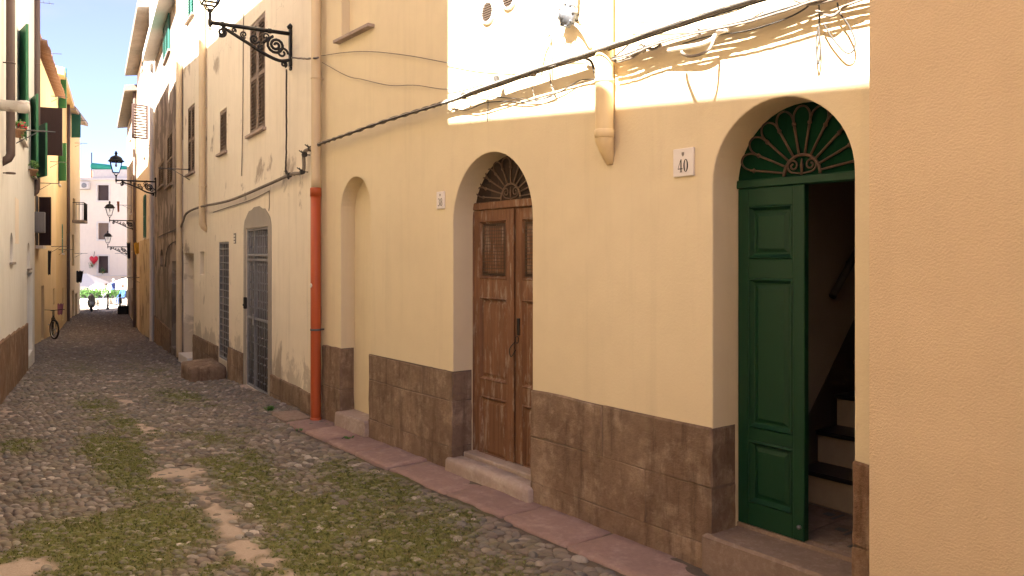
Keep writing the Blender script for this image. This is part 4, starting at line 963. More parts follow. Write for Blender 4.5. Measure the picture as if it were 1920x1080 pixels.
# ------------------------------------------------------------------ where the opposite roofs must end so that the shade falls as it does
def trace_back(p, F):
    """follow the sunlight back from p to the vertical plane of F: (s, z)"""
    l2 = Vector((LDIR.x, LDIR.y)); t = (p.xy - F.P).dot(F.n) / l2.dot(F.n)
    q = p - LDIR * t; return (q.xy - F.P).dot(F.t), q.z
# ------------------------------------------------------------------ cream house
c_ = lambda F, xa, ya, xb, yb, o=0: sorted((F.S(xa, o), F.S(xb, o))) + sorted((F.Z(xa, ya, o), F.Z(xb, yb, o)))
W1 = [2.57, 3.52, 3.72, 5.39]; W2 = [5.21, 5.80, 3.68, 4.43]; W3 = [8.36, 9.21, 3.61, 5.02]
GT = [2.39, 3.73, -0.13, 2.29]; LT = [5.03, 5.89, 0.06, 2.115]; DW = [8.48, 9.70, -0.26, 1.92]
NW = c_(R2, 383, 472, 375, 515); W4 = [8.45, 9.25, R2.Z(356, 36), R2.Z(356, 36) + 1.5]
E2 = R2.S(339)
H2 = house(R2, 'cream_house', 'weathered cream house with taupe shutters and an iron gate', 0.02, E2, 9.6, 9.6,
           [(rect(*W1), .13), (rect(*W2), .13), (rect(*W3), .13), (rect(*GT), .09), (rect(*LT), .10), (rect(*DW), .40), (rect(*NW), .15), (rect(*W4), .13)], M['cream'], D=6.0)
roof_part(H2, 0.02, E2, 9.6, 9.6, .35, 6.0, M['roof_tile'])
for (w, two, mt) in ((W1, True, 'shutter_brown'), (W2, False, 'shutter_brown'), (W3, True, 'shutter_brown'), (W4, True, 'shutter_teal')):
    q = MB(); q.box((w[0] - .02, -.128, w[2] - .02), (w[1] + .02, -.10, w[3] + .02)); q.build('window', M['dark_in'], H2)
    m_ = (w[0] + w[1]) / 2
    if two: shutter(H2, w[0] + .004, m_ - .003, w[2] + .01, w[3] - .005, -.045, M[mt]); shutter(H2, m_ + .003, w[1] - .004, w[2] + .01, w[3] - .005, -.045, M[mt])
    else: shutter(H2, w[0] + .004, w[1] - .004, w[2] + .01, w[3] - .005, -.045, M[mt])
    q = MB(); q.box((w[0] - .07, -.05, w[2] - .045), (w[1] + .07, .06, w[2] - .002), .006); q.build('window_sill', M['step'], H2)
q = MB(); q.box((NW[0] - .02, -.16, NW[2] - .02), (NW[1] + .02, -.13, NW[3] + .02)); q.build('niche_back', M['cement'], H2)
# cement surround of the gate
q = MB(); pts = arch(GT[0] - .20, GT[1] + .17, -.45, 2.28, 2.60, 16); pts = [(a + random.uniform(-.02, .02), b_ + random.uniform(-.02, .02)) for a, b_ in pts]
wall_mesh(q, pts, [(offs(rect(*GT), .004), .012)], .010, .003, False); o_ = obj('cement_surround', q.mesh('cement_surround', False), H2, M['cement']); o_.location = (0, .009, 0)
# gate
q = MB(); q.box((GT[0], -.088, GT[2]), (GT[1], -.080, GT[3])); q.build('gate_backing', M['dark_board'], H2)
q = MB(); fr = .035; o0, o1 = -.05, -.008
sm_ = GT[0] + (GT[1] - GT[0]) * .66
for s_ in (GT[0], GT[1] - fr, sm_ - fr / 2): q.box((s_, o0, GT[2]), (s_ + fr, o1, GT[3]), .003)
zr = [GT[2], -.13 + 2.42 * .43, GT[2] + 2.42 * .795, GT[2] + 2.42 * .825, GT[3] - fr]
for z_ in zr: q.box((GT[0] + .001, o0 + .002, z_), (GT[1] - .001, o1 - .002, z_ + fr), .003)
q.box((sm_ - .05, o1 - .01, zr[1] - .08), (sm_ + .05, o1 + .015, zr[1] + .08), .004)
gate = q.build('gate', M['gate_iron'], H2)
bars = [s_ for s_ in np.arange(GT[0] + .12, GT[1] - .05, .105) if abs(s_ - sm_) > .04]
for i, s_ in enumerate(bars):
    q = MB(); q.tube([(s_, -.03, GT[2] + .02), (s_, -.03, GT[3] - .02)], .009, 6)
    for z_ in np.arange(GT[2] + .14 + .11 * (i % 2), GT[3] - .1, .27): q.lathe([(.0, -.02), (.019, -.008), (.019, .008), (0, .02)], (s_, -.03, z_), 6)
    q.build('gate_bar', M['gate_iron'], gate)
mb = MB(); rough_box(mb, (GT[0] - .06, -.09, -.5), (GT[1] + .06, .10, GT[2] - .002), .012, .005); mb.build('doorstep', M['step'], H2)
# lattice gate
q = MB(); q.box((LT[0], -.098, LT[2]), (LT[1], -.08, LT[3])); q.build('lattice_backing', M['dark_in'], H2)
q = MB()
for s_ in (LT[0], LT[1] - .035): q.box((s_, -.05, LT[2]), (s_ + .035, -.01, LT[3]), .003)
for z_ in (LT[2], LT[3] - .035): q.box((LT[0] + .002, -.048, z_), (LT[1] - .002, -.012, z_ + .035), .003)
lat = q.build('lattice_gate', M['gate_iron'], H2)
for k in range(1, 6): q = MB(); s_ = LT[0] + k * (LT[1] - LT[0]) / 6; q.box((s_ - .009, -.04, LT[2] + .02), (s_ + .009, -.026, LT[3] - .02)); q.build('lattice_bar', M['gate_iron'], lat)
for k in range(1, 17): q = MB(); z_ = LT[2] + k * (LT[3] - LT[2]) / 17; q.box((LT[0] + .02, -.026, z_ - .009), (LT[1] - .02, -.014, z_ + .009)); q.build('lattice_bar', M['gate_iron'], lat)
# plain grey door set deep
q = MB(); q.box((DW[0] - .02, -.42, DW[2] - .1), (DW[1] + .02, -.36, DW[3] + .02)); q.build('door', M['white_plastic'], H2)
q = MB(); q.box((DW[0] + .02, -.36, DW[2]), (DW[1] - .02, -.345, DW[3] - .1), .004); q.build('door_panel', M['marble'], H2)
mb = MB(); rough_box(mb, (DW[0] + .01, -.38, -.8), (DW[1] - .01, .12, DW[2] + .02), .012, .006); mb.build('doorstep', M['marble'], H2)
plinth(H2, 0.10, GT[0] - .19, [(-.02, [1.3]), (.23, [.8, 1.6])], 0, 0, M['tufa'], .03, -.55)
plinth(H2, GT[1] + .19, LT[0] - .02, [(.05, []), (.34, [4.5])], 0, 0, M['tufa'], .03, -.7)
plinth(H2, LT[1] + .02, DW[0] - .05, [(.0, [7.2]), (.26, [6.6, 7.7])], 0, 0, M['tufa'], .03, -.9)
q = MB(); bm = bmesh.new(); q.box((5.0, .06, -.5), (6.05, .62, .03), .03); me = q.mesh('stone_block'); bm.from_mesh(me)
bmesh.ops.subdivide_edges(bm, edges=[e for e in bm.edges if e.calc_length() > .15], cuts=4, use_grid_fill=True)
for v_ in bm.verts:
    n_ = float(fbm(v_.co.x * 4 + v_.co.z * 3, v_.co.y * 4 + v_.co.z * 2, 14, 3)) - .5
    v_.co += Vector((n_ * .05, n_ * .06, n_ * .06 - .05 * max(0, v_.co.y - .3)))
bm.to_mesh(me); bm.free()
for p in me.polygons: p.use_smooth = True
o_ = obj('stone_block', me, None, M['tufa']); o_.location = (R2.P.x, R2.P.y, 0); o_.rotation_euler = (0, 0, R2.rz); tag(o_, 'rough brown stone block lying as a step before the lattice gate', 'stone')
q = MB(); rough_box(q, (0.02, .10, -.09), (.55, .42, .018), .02, .008); o_ = q.build('kerb_stone', M['granite']); o_.location = (R2.P.x, R2.P.y, 0); o_.rotation_euler = (0, 0, R2.rz); tag(o_, 'flat grey stone lying at the foot of the orange downpipe', 'stone')
# small things on the cream wall
s_, z_ = R2.hit(441, 447); t = R2.thing('number_tile', 'tiny square house number tile left of the iron gate', 'sign', s_, 0, z_); q = MB(); q.box((-.07, -.005, -.085), (.07, .012, .085), .003); q.build('tile', M['crest'], t)
for k in range(3): q = MB(); q.box((-.055, .0122, -.07 + k * .05), (.055, .014, -.045 + k * .05)); q.build('tile_line', M['white_plastic'], t)
downpipe(R2, R2.S(379, .08), .08, R2.Z(379, 425, .08), 9.5, .062, M['cream_pipe'], 'cream downpipe on the cream house that stops above the small niche', (3.2, 4.7, 6.2), 'wall')
downpipe(R2, R2.S(336, .08), .08, R2.gz(E2) + .1, 9.5, .062, M['cream_pipe'], 'cream downpipe at the far corner of the cream house', (1.5, 3.2, 4.9, 6.5))
def wall_bar(F, pxa, pxb, py, label, out=.5):
    p = F.wp(pxa, py, 0); t = thing('clothes_bracket', label, 'bracket', p, F.rz); d = F.S(pxb, out) - F.S(pxa)
    q = MB(); q.tube([(0, 0, 0), (.0, out, 0.0)], .012, 6); q.tube([(0, 0, -.22), (0, out * .6, 0)], .008, 6); q.build('bar', M['grey_iron'], t); return t
wall_bar(R2, 356, 398, 318, 'iron clothes-line bracket under the far taupe shutter', .62)
# cable running on from the seam along the cream house
cable('wall_cable', [R1.wp(598, 271, .09), R2.wp(583, 279, .07), R2.wp(570, 287, .06), R2.wp(568, 322, .06), R2.wp(545, 327, .06), R2.wp(500, 347, .06), R2.wp(430, 376, .06), R2.wp(375, 388, .10), R2.wp(350, 400, .06), R2.wp(343, 416, .06), R2.wp(338, 430, .04)], .022, M['cable'], 'thick grey cable stepping down along the cream house', n=8)
for k, (a, b_) in enumerate(((582, 279), (571, 290), (567, 322), (543, 328))):
    p = R2.wp(a, b_, .07); q = MB(); q.lathe([(.03, -.03), (.034, 0), (.03, .03)], (0, 0, 0), 8, 'x'); q.tube([(0, -.07, 0), (0, .0, .0), (.02, .06, .05)], .007, 5); q.tube([(0.01, 0, 0), (-.04, .05, .04)], .005, 5); o_ = q.build('cable_clamp', M['cable_dark']); o_.location = p; o_.rotation_euler = (0, 0, R2.rz); tag(o_, ['uppermost cable clamp beside the cream pipe', 'cable clamp at the upper bend on the cream house', 'cable clamp at the lower bend on the cream house', 'cable clamp below the hanging lamp cord'][k], 'clamp')
cable('lamp_cord', [R2.wp(537, 130, .12), R2.wp(537, 200, .10), R2.wp(537, 270, .08), R2.wp(536, 320, .07), R2.wp(541, 335, .06), R2.wp(537, 320, .08)], .011, M['cable_dark'], 'dark cord hanging from the nearest lamp bracket to the wall cable', jitter=.002)
cable('thin_wire', [R2.wp(548, 108, .08), R1.wp(575, 110, .12), R1.wp(597, 108, .14)], .012, M['cable'], 'short frayed wire from the lamp bracket to the cream pipe', jitter=.003)
cable('thin_wire', [R2.wp(457, 0, .02), R2.wp(456, 100, .02), R2.wp(455, 230, .02), R2.wp(453, 330, .02)], .008, M['cable'], 'thin vertical wire left of the large taupe shutters')
cable('thin_wire', [R2.wp(505, 357, .02), R2.wp(505, 385, .02), R2.wp(504, 395, .02)], .006, M['cable'], 'short wire above the gate surround')
cable('thin_wire', [R2.wp(505, 358, .02), R2.wp(470, 375, .02), R2.wp(430, 388, .02), R2.wp(400, 398, .02)], .007, M['cable'], 'thin wire just below the thick cable of the cream house')
q = MB(); p = R2.wp(459, 568, .02); q.box((-.03, -.03, -.09), (.03, .02, .09), .008); q.lathe([(0.0, .02), (.018, .02), (.018, .03), (0, .032)], (0, 0, -.03), 8, 'y'); o_ = q.build('lock_box', M['iron']); o_.location = p; o_.rotation_euler = (0, 0, R2.rz); tag(o_, 'small dark lock plate on the wall left of the iron gate', 'lock')

# ------------------------------------------------------------------ street lamps
def make_lamp(label, loc, rz, L):
    t = thing('street_lamp', label, 'street lamp', loc, rz, 'wall bracket street lamps')
    I = M['iron']
    q = MB(); q.box((-.035, 0, -.42), (.035, .035, .06), .008); q.lathe([(.03, 0), (.045, .03), (.02, .06), (0, .08)], (0, .02, .06), 10); q.box((-.03, 0, -.47), (.03, .03, -.42), .01); q.build('wall_plate', I, t)
    q = MB(); q.tube([(0, .02, 0), (0, L, 0)], .025, 10)
    for yy in (.28, .85 * L): q.lathe([(.02, -.03), (.032, -.02), (.032, .02), (.02, .03)], (0, yy, 0), 10, 'y')
    q.build('arm', I, t)
    q = MB(); q.tube(spline([(0, .03, -.34), (0, .16, -.36), (0, .34, -.30), (0, .55, -.19), (0, .86 * L, -.03)], 8), .022, 8); q.build('brace', I, t)
    def sc(c, r0, r1, a0, turns, w=.011, tail=None, name='scroll'):
        p = [(0, a, b_) for a, b_ in spiral(c, r0, r1, a0, turns)]
        if tail: p += [Vector((0,) + v_) for v_ in tail]
        q = MB(); q.tube(p, w * 1.35, 6); q.build(name, I, t)
    sc((.20, -.17), .015, .115, 0, 2.2, .014, [(.30, -.10), (.36, -.16)])
    sc((.12, -.26), .02, .07, 2.0, 1.2); sc((.47, -.13), .01, .06, 1.0, -1.6, .010, [(.40, -.18)]); sc((.60, -.09), .008, .045, 1.0, -1.5, .008)
    sc((.33, -.075), .01, .05, 3.0, 1.3, .009); sc((.40, -.225), .008, .035, 0, 1.4, .008)
    sc((.86 * L, -.10), .012, .055, math.pi / 2, 1.6, .012); sc((.10, -.40), .008, .04, 1.2, 1.5, .010); sc((.72, -.055), .006, .03, 2.0, 1.3, .007)
    # lantern
    q = MB(); q.lathe([(.0, -.10), (.014, -.085), (.008, -.06), (.026, -.03), (.026, .03), (.018, .05), (.018, .12), (.034, .135), (.034, .15), (.02, .165)], (0, L, 0), 12); q.build('lamp_socket', I, t)
    hb, ht = .23, .56; rb, rt = .085, .165
    q = MB()
    for k in range(4):
        a = math.pi / 4 + k * math.pi / 2; q.tube([(0, L, .15), (math.cos(a) * rb * .7, L + math.sin(a) * rb * .7, .17), (math.cos(a) * rb * 1.1, L + math.sin(a) * rb * 1.1, hb)], .009, 6)
        q.tube([(math.cos(a) * rb * 1.41, L + math.sin(a) * rb * 1.41, hb), (math.cos(a) * rt * 1.41, L + math.sin(a) * rt * 1.41, ht)], .012, 6)
    for (r_, h_) in ((rb, hb), (rt, ht)):
        c4 = [(math.cos(math.pi / 4 + k * math.pi / 2) * r_ * 1.41, L + math.sin(math.pi / 4 + k * math.pi / 2) * r_ * 1.41, h_) for k in range(4)]
        for k in range(4): q.tube([c4[k], c4[(k + 1) % 4]], .012, 6)
    q.build('lantern_frame', I, t)
    for k in range(4):
        a0 = math.pi / 4 + k * math.pi / 2; a1 = a0 + math.pi / 2
        P = lambda a, r_, h_, e=0: (math.cos(a) * (r_ * 1.41 - e), L + math.sin(a) * (r_ * 1.41 - e), h_)
        q = MB(); q.add([P(a0, rb, hb), P(a1, rb, hb), P(a1, rt, ht), P(a0, rt, ht), P(a0, rb, hb, .004), P(a1, rb, hb, .004), P(a1, rt, ht, .004), P(a0, rt, ht, .004)], [(0, 1, 2, 3), (7, 6, 5, 4)]); q.build('pane', M['lamp_glass'], t)
    q = MB(); q.lathe([(.20, ht + .0), (.235, ht + .012), (.225, ht + .03), (.19, ht + .06), (.165, ht + .12), (.12, ht + .165), (.06, ht + .19), (.035, ht + .20), (.03, ht + .235), (.05, ht + .245), (.05, ht + .26), (.03, ht + .275), (.035, ht + .30), (.02, ht + .325), (0, ht + .335)], (0, L, 0), 20); q.build('lamp_roof', I, t)
    q = MB(); q.lathe([(0, .40), (.03, .42), (.035, .46), (.02, .50), (.02, .56)], (0, L, 0), 10); q.build('bulb', M['white_plastic'], t)
    return t
m, nt, b = new_mat('lamp_glass'); b.inputs['Base Color'].default_value = (.92, .94, .94, 1); b.inputs['Roughness'].default_value = .12; b.inputs['Transmission Weight'].default_value = 1.0; b.inputs['IOR'].default_value = 1.05; M['lamp_glass'] = m
s_ = R2.S(547); make_lamp('wrought iron street lamp nearest to us, cut off by the top edge', R2.w(s_, 0, R2.Z(547, 64)), R2.rz, 1.0)
s_ = R3.S(293); make_lamp('wrought iron street lamp at the end of the weathered house', R3.w(s_, 0, R3.Z(293, 341)), R3.rz, 1.12)
s_ = R4.S(253); make_lamp('wrought iron street lamp, third along the alley and lower in view', R4.w(s_, 0, R4.Z(253, 414)), R4.rz, 1.05)
s_ = R4.S(240); make_lamp('farthest and smallest wrought iron street lamp', R4.w(s_, 0, R4.Z(240, 463)), R4.rz, 1.0)

# ------------------------------------------------------------------ weathered house
w3a = c_(R3, 323, 250, 313, 350); w3b = c_(R3, 307, 305, 297, 352); d3 = c_(R3, 333, 492, 322, 655); n3 = c_(R3, 306, 468, 300, 502); g3 = c_(R3, 319, 34, 309, 106)
w3a[3] = R3.Z(318, 248); w3a[2] = R3.Z(318, 348); w3b[2:] = [R3.Z(302, 350), R3.Z(302, 303)]; d3[2:] = [R3.Z(328, 655), R3.Z(328, 490)]; n3[2:] = [R3.Z(303, 500), R3.Z(303, 468)]; g3[2:] = [R3.Z(314, 106), R3.Z(314, 30)]
E3 = R3.S(290.5); zt3 = R3.Z(284, 60, .32)
H3 = house(R3, 'weathered_house', 'stained grey-brown house with peeling plaster beyond the cream one', -.4, E3, zt3, zt3,
           [(rect(*w3a), .12), (rect(*w3b), .12), (rect(*d3), .2), (arch(n3[0], n3[1], n3[2], n3[3] - .2, n3[3]), .15), (rect(*g3), .1)], M['weathered'], D=5.5)
roof_part(H3, -.4, E3, zt3, zt3, .36, 5.5, M['offwhite'], th=.22, rise=.9, name='eaves')
for w, mt in ((w3a, 'shutter_brown'), (w3b, 'shutter_brown'), (g3, 'shutter_teal')):
    q = MB(); q.box((w[0] - .02, -.12, w[2] - .02), (w[1] + .02, -.095, w[3] + .02)); q.build('window', M['dark_in'], H3)
    m_ = (w[0] + w[1]) / 2
    for a_, b_ in ((w[0] + .003, m_ - .003), (m_ + .003, w[1] - .003)): shutter(H3, a_, b_, w[2] + .01, w[3] - .005, -.045 if mt != 'shutter_teal' else .01, M[mt], slats='joined')
    q = MB(); q.box((w[0] - .06, -.04, w[2] - .05), (w[1] + .06, .06, w[2] - .002), .006); q.build('window_sill', M['step'], H3)
q = MB(); q.box((d3[0] - .02, -.22, d3[2] - .2), (d3[1] + .02, -.17, d3[3] + .02), .004); q.build('door', M['door_brown'], H3)
q = MB(); q.box((n3[0] - .02, -.17, n3[2] - .02), (n3[1] + .02, -.14, n3[3] + .02)); q.build('niche_back', M['weathered'], H3)
plinth(H3, .5, d3[0] - .1, [(R3.gz(1) + .35, []), (R3.gz(1) + .62, [])], 0, 0, M['tufa'], .03, R3.gz(1) - .4)
plinth(H3, d3[1] + .1, E3 - .1, [(R3.gz(6) + .4, [5.5, 7]), (R3.gz(6) + .75, [6.2])], 0, 0, M['tufa'], .03, R3.gz(6) - .5)
cable('wall_cable', [R3.wp(338, 425, .03), R3.wp(325, 432, .03), R3.wp(310, 438, .03), R3.wp(296, 445, .03)], .012, M['cable_dark'], 'dark cable sagging over the weathered house')
cable('wall_cable', [R3.wp(336, 452, .03), R3.wp(322, 456, .03), R3.wp(313, 470, .03), R3.wp(310, 500, .03)], .012, M['cable_dark'], 'dark cable curving down to the weathered house door')

# ------------------------------------------------------------------ far right houses
def simple_window(h, w, mt='shutter_brown', depth=.1, shut=True, two=True, sill=True, o=-.04):
    q = MB(); q.box((w[0] - .02, -depth - .01, w[2] - .02), (w[1] + .02, -depth + .02, w[3] + .02)); q.build('window', M['glass'] if not shut else M['dark_in'], h)
    m_ = (w[0] + w[1]) / 2
    if shut:
        for a_, b_ in (((w[0] + .003, m_ - .003), (m_ + .003, w[1] - .003)) if two else ((w[0] + .003, w[1] - .003),)): shutter(h, a_, b_, w[2] + .01, w[3] - .005, o, M[mt], slats='joined', pitch=.07)
    else:
        q = MB()
        for a_ in (w[0], m_ - .02, w[1] - .04): q.box((a_, -depth + .02, w[2]), (a_ + .04, -depth + .05, w[3]))
        for z_ in (w[2], w[3] - .04): q.box((w[0] + .001, -depth + .021, z_), (w[1] - .001, -depth + .049, z_ + .04))
        q.build('window_frame', M['stone_white'], h)
    if sill: q = MB(); q.box((w[0] - .06, -.04, w[2] - .06), (w[1] + .06, .07, w[2] - .002), .006); q.build('window_sill', M['stone_white'], h)
def win_at(F, px, y0, y1, width): a = F.S(px); return [a - width / 2, a + width / 2, F.Z(px, y1), F.Z(px, y0)]
m4 = R4.S(257); zt4 = R4.Z(253, 50, .45)
w4 = [win_at(R4, 272, 262, 294, .9), win_at(R4, 273, 366, 446, 1.0), win_at(R4, 268, 80, 130, .9)]; d4 = [win_at(R4, 274, 540, 632, 1.0)]
d4[0][2] = R4.gz(R4.S(274))
H4 = house(R4, 'pale_house', 'tall pale house with sunlit upper wall and one dark shutter standing out', E3 * 0 + .02, m4, zt4, zt4, [(rect(*w), .1) for w in w4] + [(rect(*d4[0]), .2)], M['pale'], D=5.5)
roof_part(H4, .02, m4, zt4, zt4, .48, 5.5, M['old_eaves'], th=.25, rise=.9, name='eaves')
simple_window(H4, w4[0], 'shutter_dark', shut=False); simple_window(H4, w4[1], 'shutter_teal', o=.02); simple_window(H4, w4[2], 'shutter_teal')
q = MB(); q.box((d4[0][0] - .02, -.22, d4[0][2] - .1), (d4[0][1] + .02, -.18, d4[0][3] + .02)); q.build('door', M['shutter_dark'], H4)
a_ = R4.S(279); shutter(H4, a_ - .55, a_, R4.Z(279, 262), R4.Z(279, 198), .02, M['shutter_dark'], slats='joined', open_ang=-R(70), hinge=1, pitch=.09, backing=False)
q = MB(); q.box((.02, .0, R4.gz(3) - 1.5), (R4.S(262), .012, R4.Z(270, 450)), .004); q.build('ochre_dado', M['dull_ochre'], H4)
wall_bar(R4, 288, 262, 273, 'iron bracket under the standing dark shutter', .5)
downpipe(R4, R4.S(284, .08), .08, R4.gz(2), zt4, .06, M['stone_white'], 'pale downpipe where the weathered and pale houses meet', (1, 4, 7))
m5 = R4.S(238.0); zt5 = R4.Z(231, 183, .5)
w5 = [win_at(R4, 245, 210, 262, .9), win_at(R4, 246, 330, 400, .9), win_at(R4, 250, 420, 470, .9)]; d5 = [win_at(R4, 248, 540, 620, 1.1), win_at(R4, 242, 545, 612, .9)]
for d_ in d5: d_[2] = R4.gz((d_[0] + d_[1]) / 2)
H5 = house(R4, 'ochre_house', 'ochre house on the right at the far end of the alley', m4 + .01, m5, zt5, zt5, [(rect(*w), .1) for w in w5] + [(rect(*w), .2) for w in d5], M['dull_ochre'], D=5.5)
roof_part(H5, m4 + .01, m5, zt5, zt5, .5, 5.5, M['old_eaves'], th=.25, rise=.9, name='eaves')
for w in w5: simple_window(H5, w, 'shutter_brown')
for d_ in d5: q = MB(); q.box((d_[0] - .02, -.22, d_[2] - .1), (d_[1] + .02, -.18, d_[3] + .02)); q.build('door', M['shutter_brown'], H5)
downpipe(R4, R4.S(252, .1), .1, R4.gz(R4.S(252)), zt5, .06, M['brown_pipe'], 'dark brown downpipe on the far ochre house', (1, 3))
for k, (px_, py_) in enumerate(((246, 385), (243, 475), (262, 520), (250, 345))): wall_bar(R4, px_, px_ - 14, py_, ['iron bracket below the third lamp', 'iron bracket at the far end of the right side', 'iron bracket low on the pale house', 'iron bracket above the third lamp'][k], .7)
def laundry(F, px, py, w, h, mat, label, out=.4):
    p = F.wp(px, py, 0); q = MB(); n = 7; vv = []
    for i in range(n):
        for j in range(5): f = i / (n - 1); vv.append((.03 * math.sin(i * 1.9 + j) + .02 * j * math.sin(i), out - w / 2 + w * f * (1 - .06 * j), -h * j / 4 + .03 * math.sin(i * 2.3)))
    k0 = len(vv); vv += [(x + .012, y, z) for x, y, z in vv]; fs = []
    for i in range(n - 1):
        for j in range(4): a = i * 5 + j; fs += [(a, a + 5, a + 6, a + 1), (k0 + a, k0 + a + 1, k0 + a + 6, k0 + a + 5)]
    q.add(vv, fs, True); o = q.build('laundry', mat); o.location = p; o.rotation_euler = (0, 0, F.rz); return tag(o, label, 'laundry')
M['cloth_dark'] = paint('dark_cloth', (.02, .02, .024), .9); M['cloth_pink'] = paint('pink_cloth', (.42, .16, .20), .9); M['cloth_orange'] = paint('rust_cloth', (.42, .14, .05), .9); M['cloth_yellow'] = paint('yellow_cloth', (.62, .36, .05), .9)
laundry(R4, 252, 455, .16, .75, M['cloth_dark'], 'dark cloth hanging on the right beyond the third lamp', .25)
laundry(R4, 238, 378, .13, .6, M['cloth_orange'], 'rust coloured cloth hanging right of the third lamp', .45)
laundry(R4, 266, 455, .2, .45, M['cloth_yellow'], 'yellow cloth under the teal shutter', .2)

# ------------------------------------------------------------------ left side
z1 = trace_back(R2.wp(400, 80), L1)[1]
sc0 = trace_back(R1.wp(842, 120), L1)[0]; a_lo = trace_back(R1.wp(850, 232), L1); b_lo = trace_back(R1.wp(1600, 160), L1)
E1 = -(17.3 - 10.5) * math.hypot(1, .53)
print('L1 eave', z1, 'corner', sc0, a_lo, b_lo)
v1 = [L1.S(45), L1.S(36), L1.Z(40, 262), L1.Z(40, 92)]; v2 = [L1.S(63), L1.S(56), L1.Z(60, 328), L1.Z(60, 200)]
nc = [L1.S(24.5), L1.S(18.5), L1.Z(21, 491), L1.Z(21, 436)]; dg = [L1.S(61), L1.S(50.5), L1.Z(56, 664), L1.Z(56, 512)]; nd = [L1.S(56), L1.S(51), L1.Z(53, 503), L1.Z(53, 455)]
H6 = house(L1, 'white_house', 'off-white house along the left side with green shutters and a brown base', E1, sc0, z1, z1, [(rect(*v1), .1), (rect(*v2), .1), (arch(nc[0], nc[1], nc[2], nc[3] - .25, nc[3]), .14), (rect(*dg), .2), (arch(nd[0], nd[1], nd[2], nd[3] - .2, nd[3]), .12), (rect(2.2, 3.1, 3.4, 5.2), .1), (rect(5.0, 6.0, .05, 2.3), .15)], M['offwhite'], D=6.0)
roof_part(H6, E1, sc0, z1 - .14, z1 - .14, .02, 6.0, M['roof_tile'])
for w in (v1, v2):
    q = MB(); q.box((w[0] - .02, -.11, w[2] - .02), (w[1] + .02, -.08, w[3] + .02)); q.build('window', M['dark_in'], H6)
    q = MB(); q.box((w[0] - .06, -.04, w[2] - .05), (w[1] + .06, .07, w[2] - .002), .006); q.build('window_sill', M['stone_white'], H6)
shutter(H6, v1[0], v1[1] - .0, v1[2], v1[3], .005, M['shutter_green'], slats='joined'); shutter(H6, v1[1] + .02, v1[1] + .55, v1[2] + .1, L1.Z(30, 38), .0, M['shutter_green'], slats='joined', open_ang=R(14))
shutter(H6, v2[0] - .35, v2[0] + .5, v2[2], v2[3] - .3, .0, M['shutter_green'], slats='joined', open_ang=R(16)); shutter(H6, v2[1] - .25, v2[1] + .35, v2[2] + .1, v2[3] + .1, .0, M['shutter_green'], slats='joined', open_ang=R(12))
simple_window(H6, [2.2, 3.1, 3.4, 5.2], 'shutter_green')
q = MB(); q.box((5.0, -.16, 0), (6.0, -.12, 2.32)); q.build('door', M['shutter_green'], H6)
q = MB(); q.box((nc[0] - .02, -.16, nc[2] - .02), (nc[1] + .02, -.13, nc[3] + .02)); q.box((nd[0] - .02, -.14, nd[2] - .02), (nd[1] + .02, -.11, nd[3] + .02)); q.build('niche_back', M['cement'], H6)
q = MB(); q.box((nc[0] - .04, -.1, nc[2] - .04), (nc[1] + .04, .04, nc[2] - .002), .004); q.box((nd[0] - .04, -.1, nd[2] - .04), (nd[1] + .04, .04, nd[2] - .002), .004); q.build('niche_sill', M['cement'], H6)
q = MB(); q.box((dg[0] - .02, -.2, dg[2] - .2), (dg[1] + .02, -.12, dg[3] + .02)); q.build('door', M['grey_box'], H6)
q = MB(); q.box((L1.S(34.5), 0, L1.Z(31, 457)), (L1.S(28), .006, L1.Z(31, 372)), .002); q.build('pink_patch', M['pink'], H6)
zp = L1.Z(20, 622)
for k in range(12):
    a0_ = dg[1] + .1 + k * .95; zz = L1.gz(a0_); block(H6, (a0_, -.1, zz - .5), (a0_ + .945, .03 + random.uniform(-.003, .003), L1.gz(min(a0_, 0)) * .6 + zp + .05 + random.uniform(-.01, .01)), M['tufa_red'])
downpipe(L1, L1.S(20, .09), .09, L1.Z(20, 298, .09), z1, .055, M['brown_pipe'], 'brown downpipe on the white house ending beside the flower pot', (3, 4.5, 6), 'wall')
downpipe(L1, E1 + .08, .05, L1.Z(62, 356), z1, .06, M['brown_pipe'], 'brown downpipe at the far corner of the white house', (4, 6), 'wall')
p = L1.wp(0, 197, 0); q = MB(); q.lathe([(.075, -.05), (.075, .20), (.085, .20), (.088, .30), (.08, .33), (.06, .335)], (0, 0, 0), 16, 'y'); o_ = q.build('flue_pipe', M['rust_flue'] if 'rust_flue' in M else paint('rusty_white_enamel', (.66, .62, .56), .5, .6, (.25, .10, .05), (6, 6, 6), wear_lo=.56)); o_.location = p; o_.rotation_euler = (0, 0, L1.rz); tag(o_, 'short white flue pipe with rust sticking out at the left edge', 'pipe')
def leaf_clump(mb, c, rad, n, size=.05):
    for _ in range(n):
        d = Vector((random.gauss(0, 1), random.gauss(0, 1), random.gauss(0, .8))).normalized() * rad * random.random() ** .5; p = Vector(c) + d
        a = Vector((random.gauss(0, 1), random.gauss(0, 1), random.gauss(0, 1))).normalized(); b_ = a.cross(Vector((random.random(), random.random(), random.random()))).normalized(); l = size * random.uniform(.6, 1.3)
        mb.add([p - a * l, p + b_ * l * .45, p + a * l, p - b_ * l * .45], [(0, 1, 2, 3)])
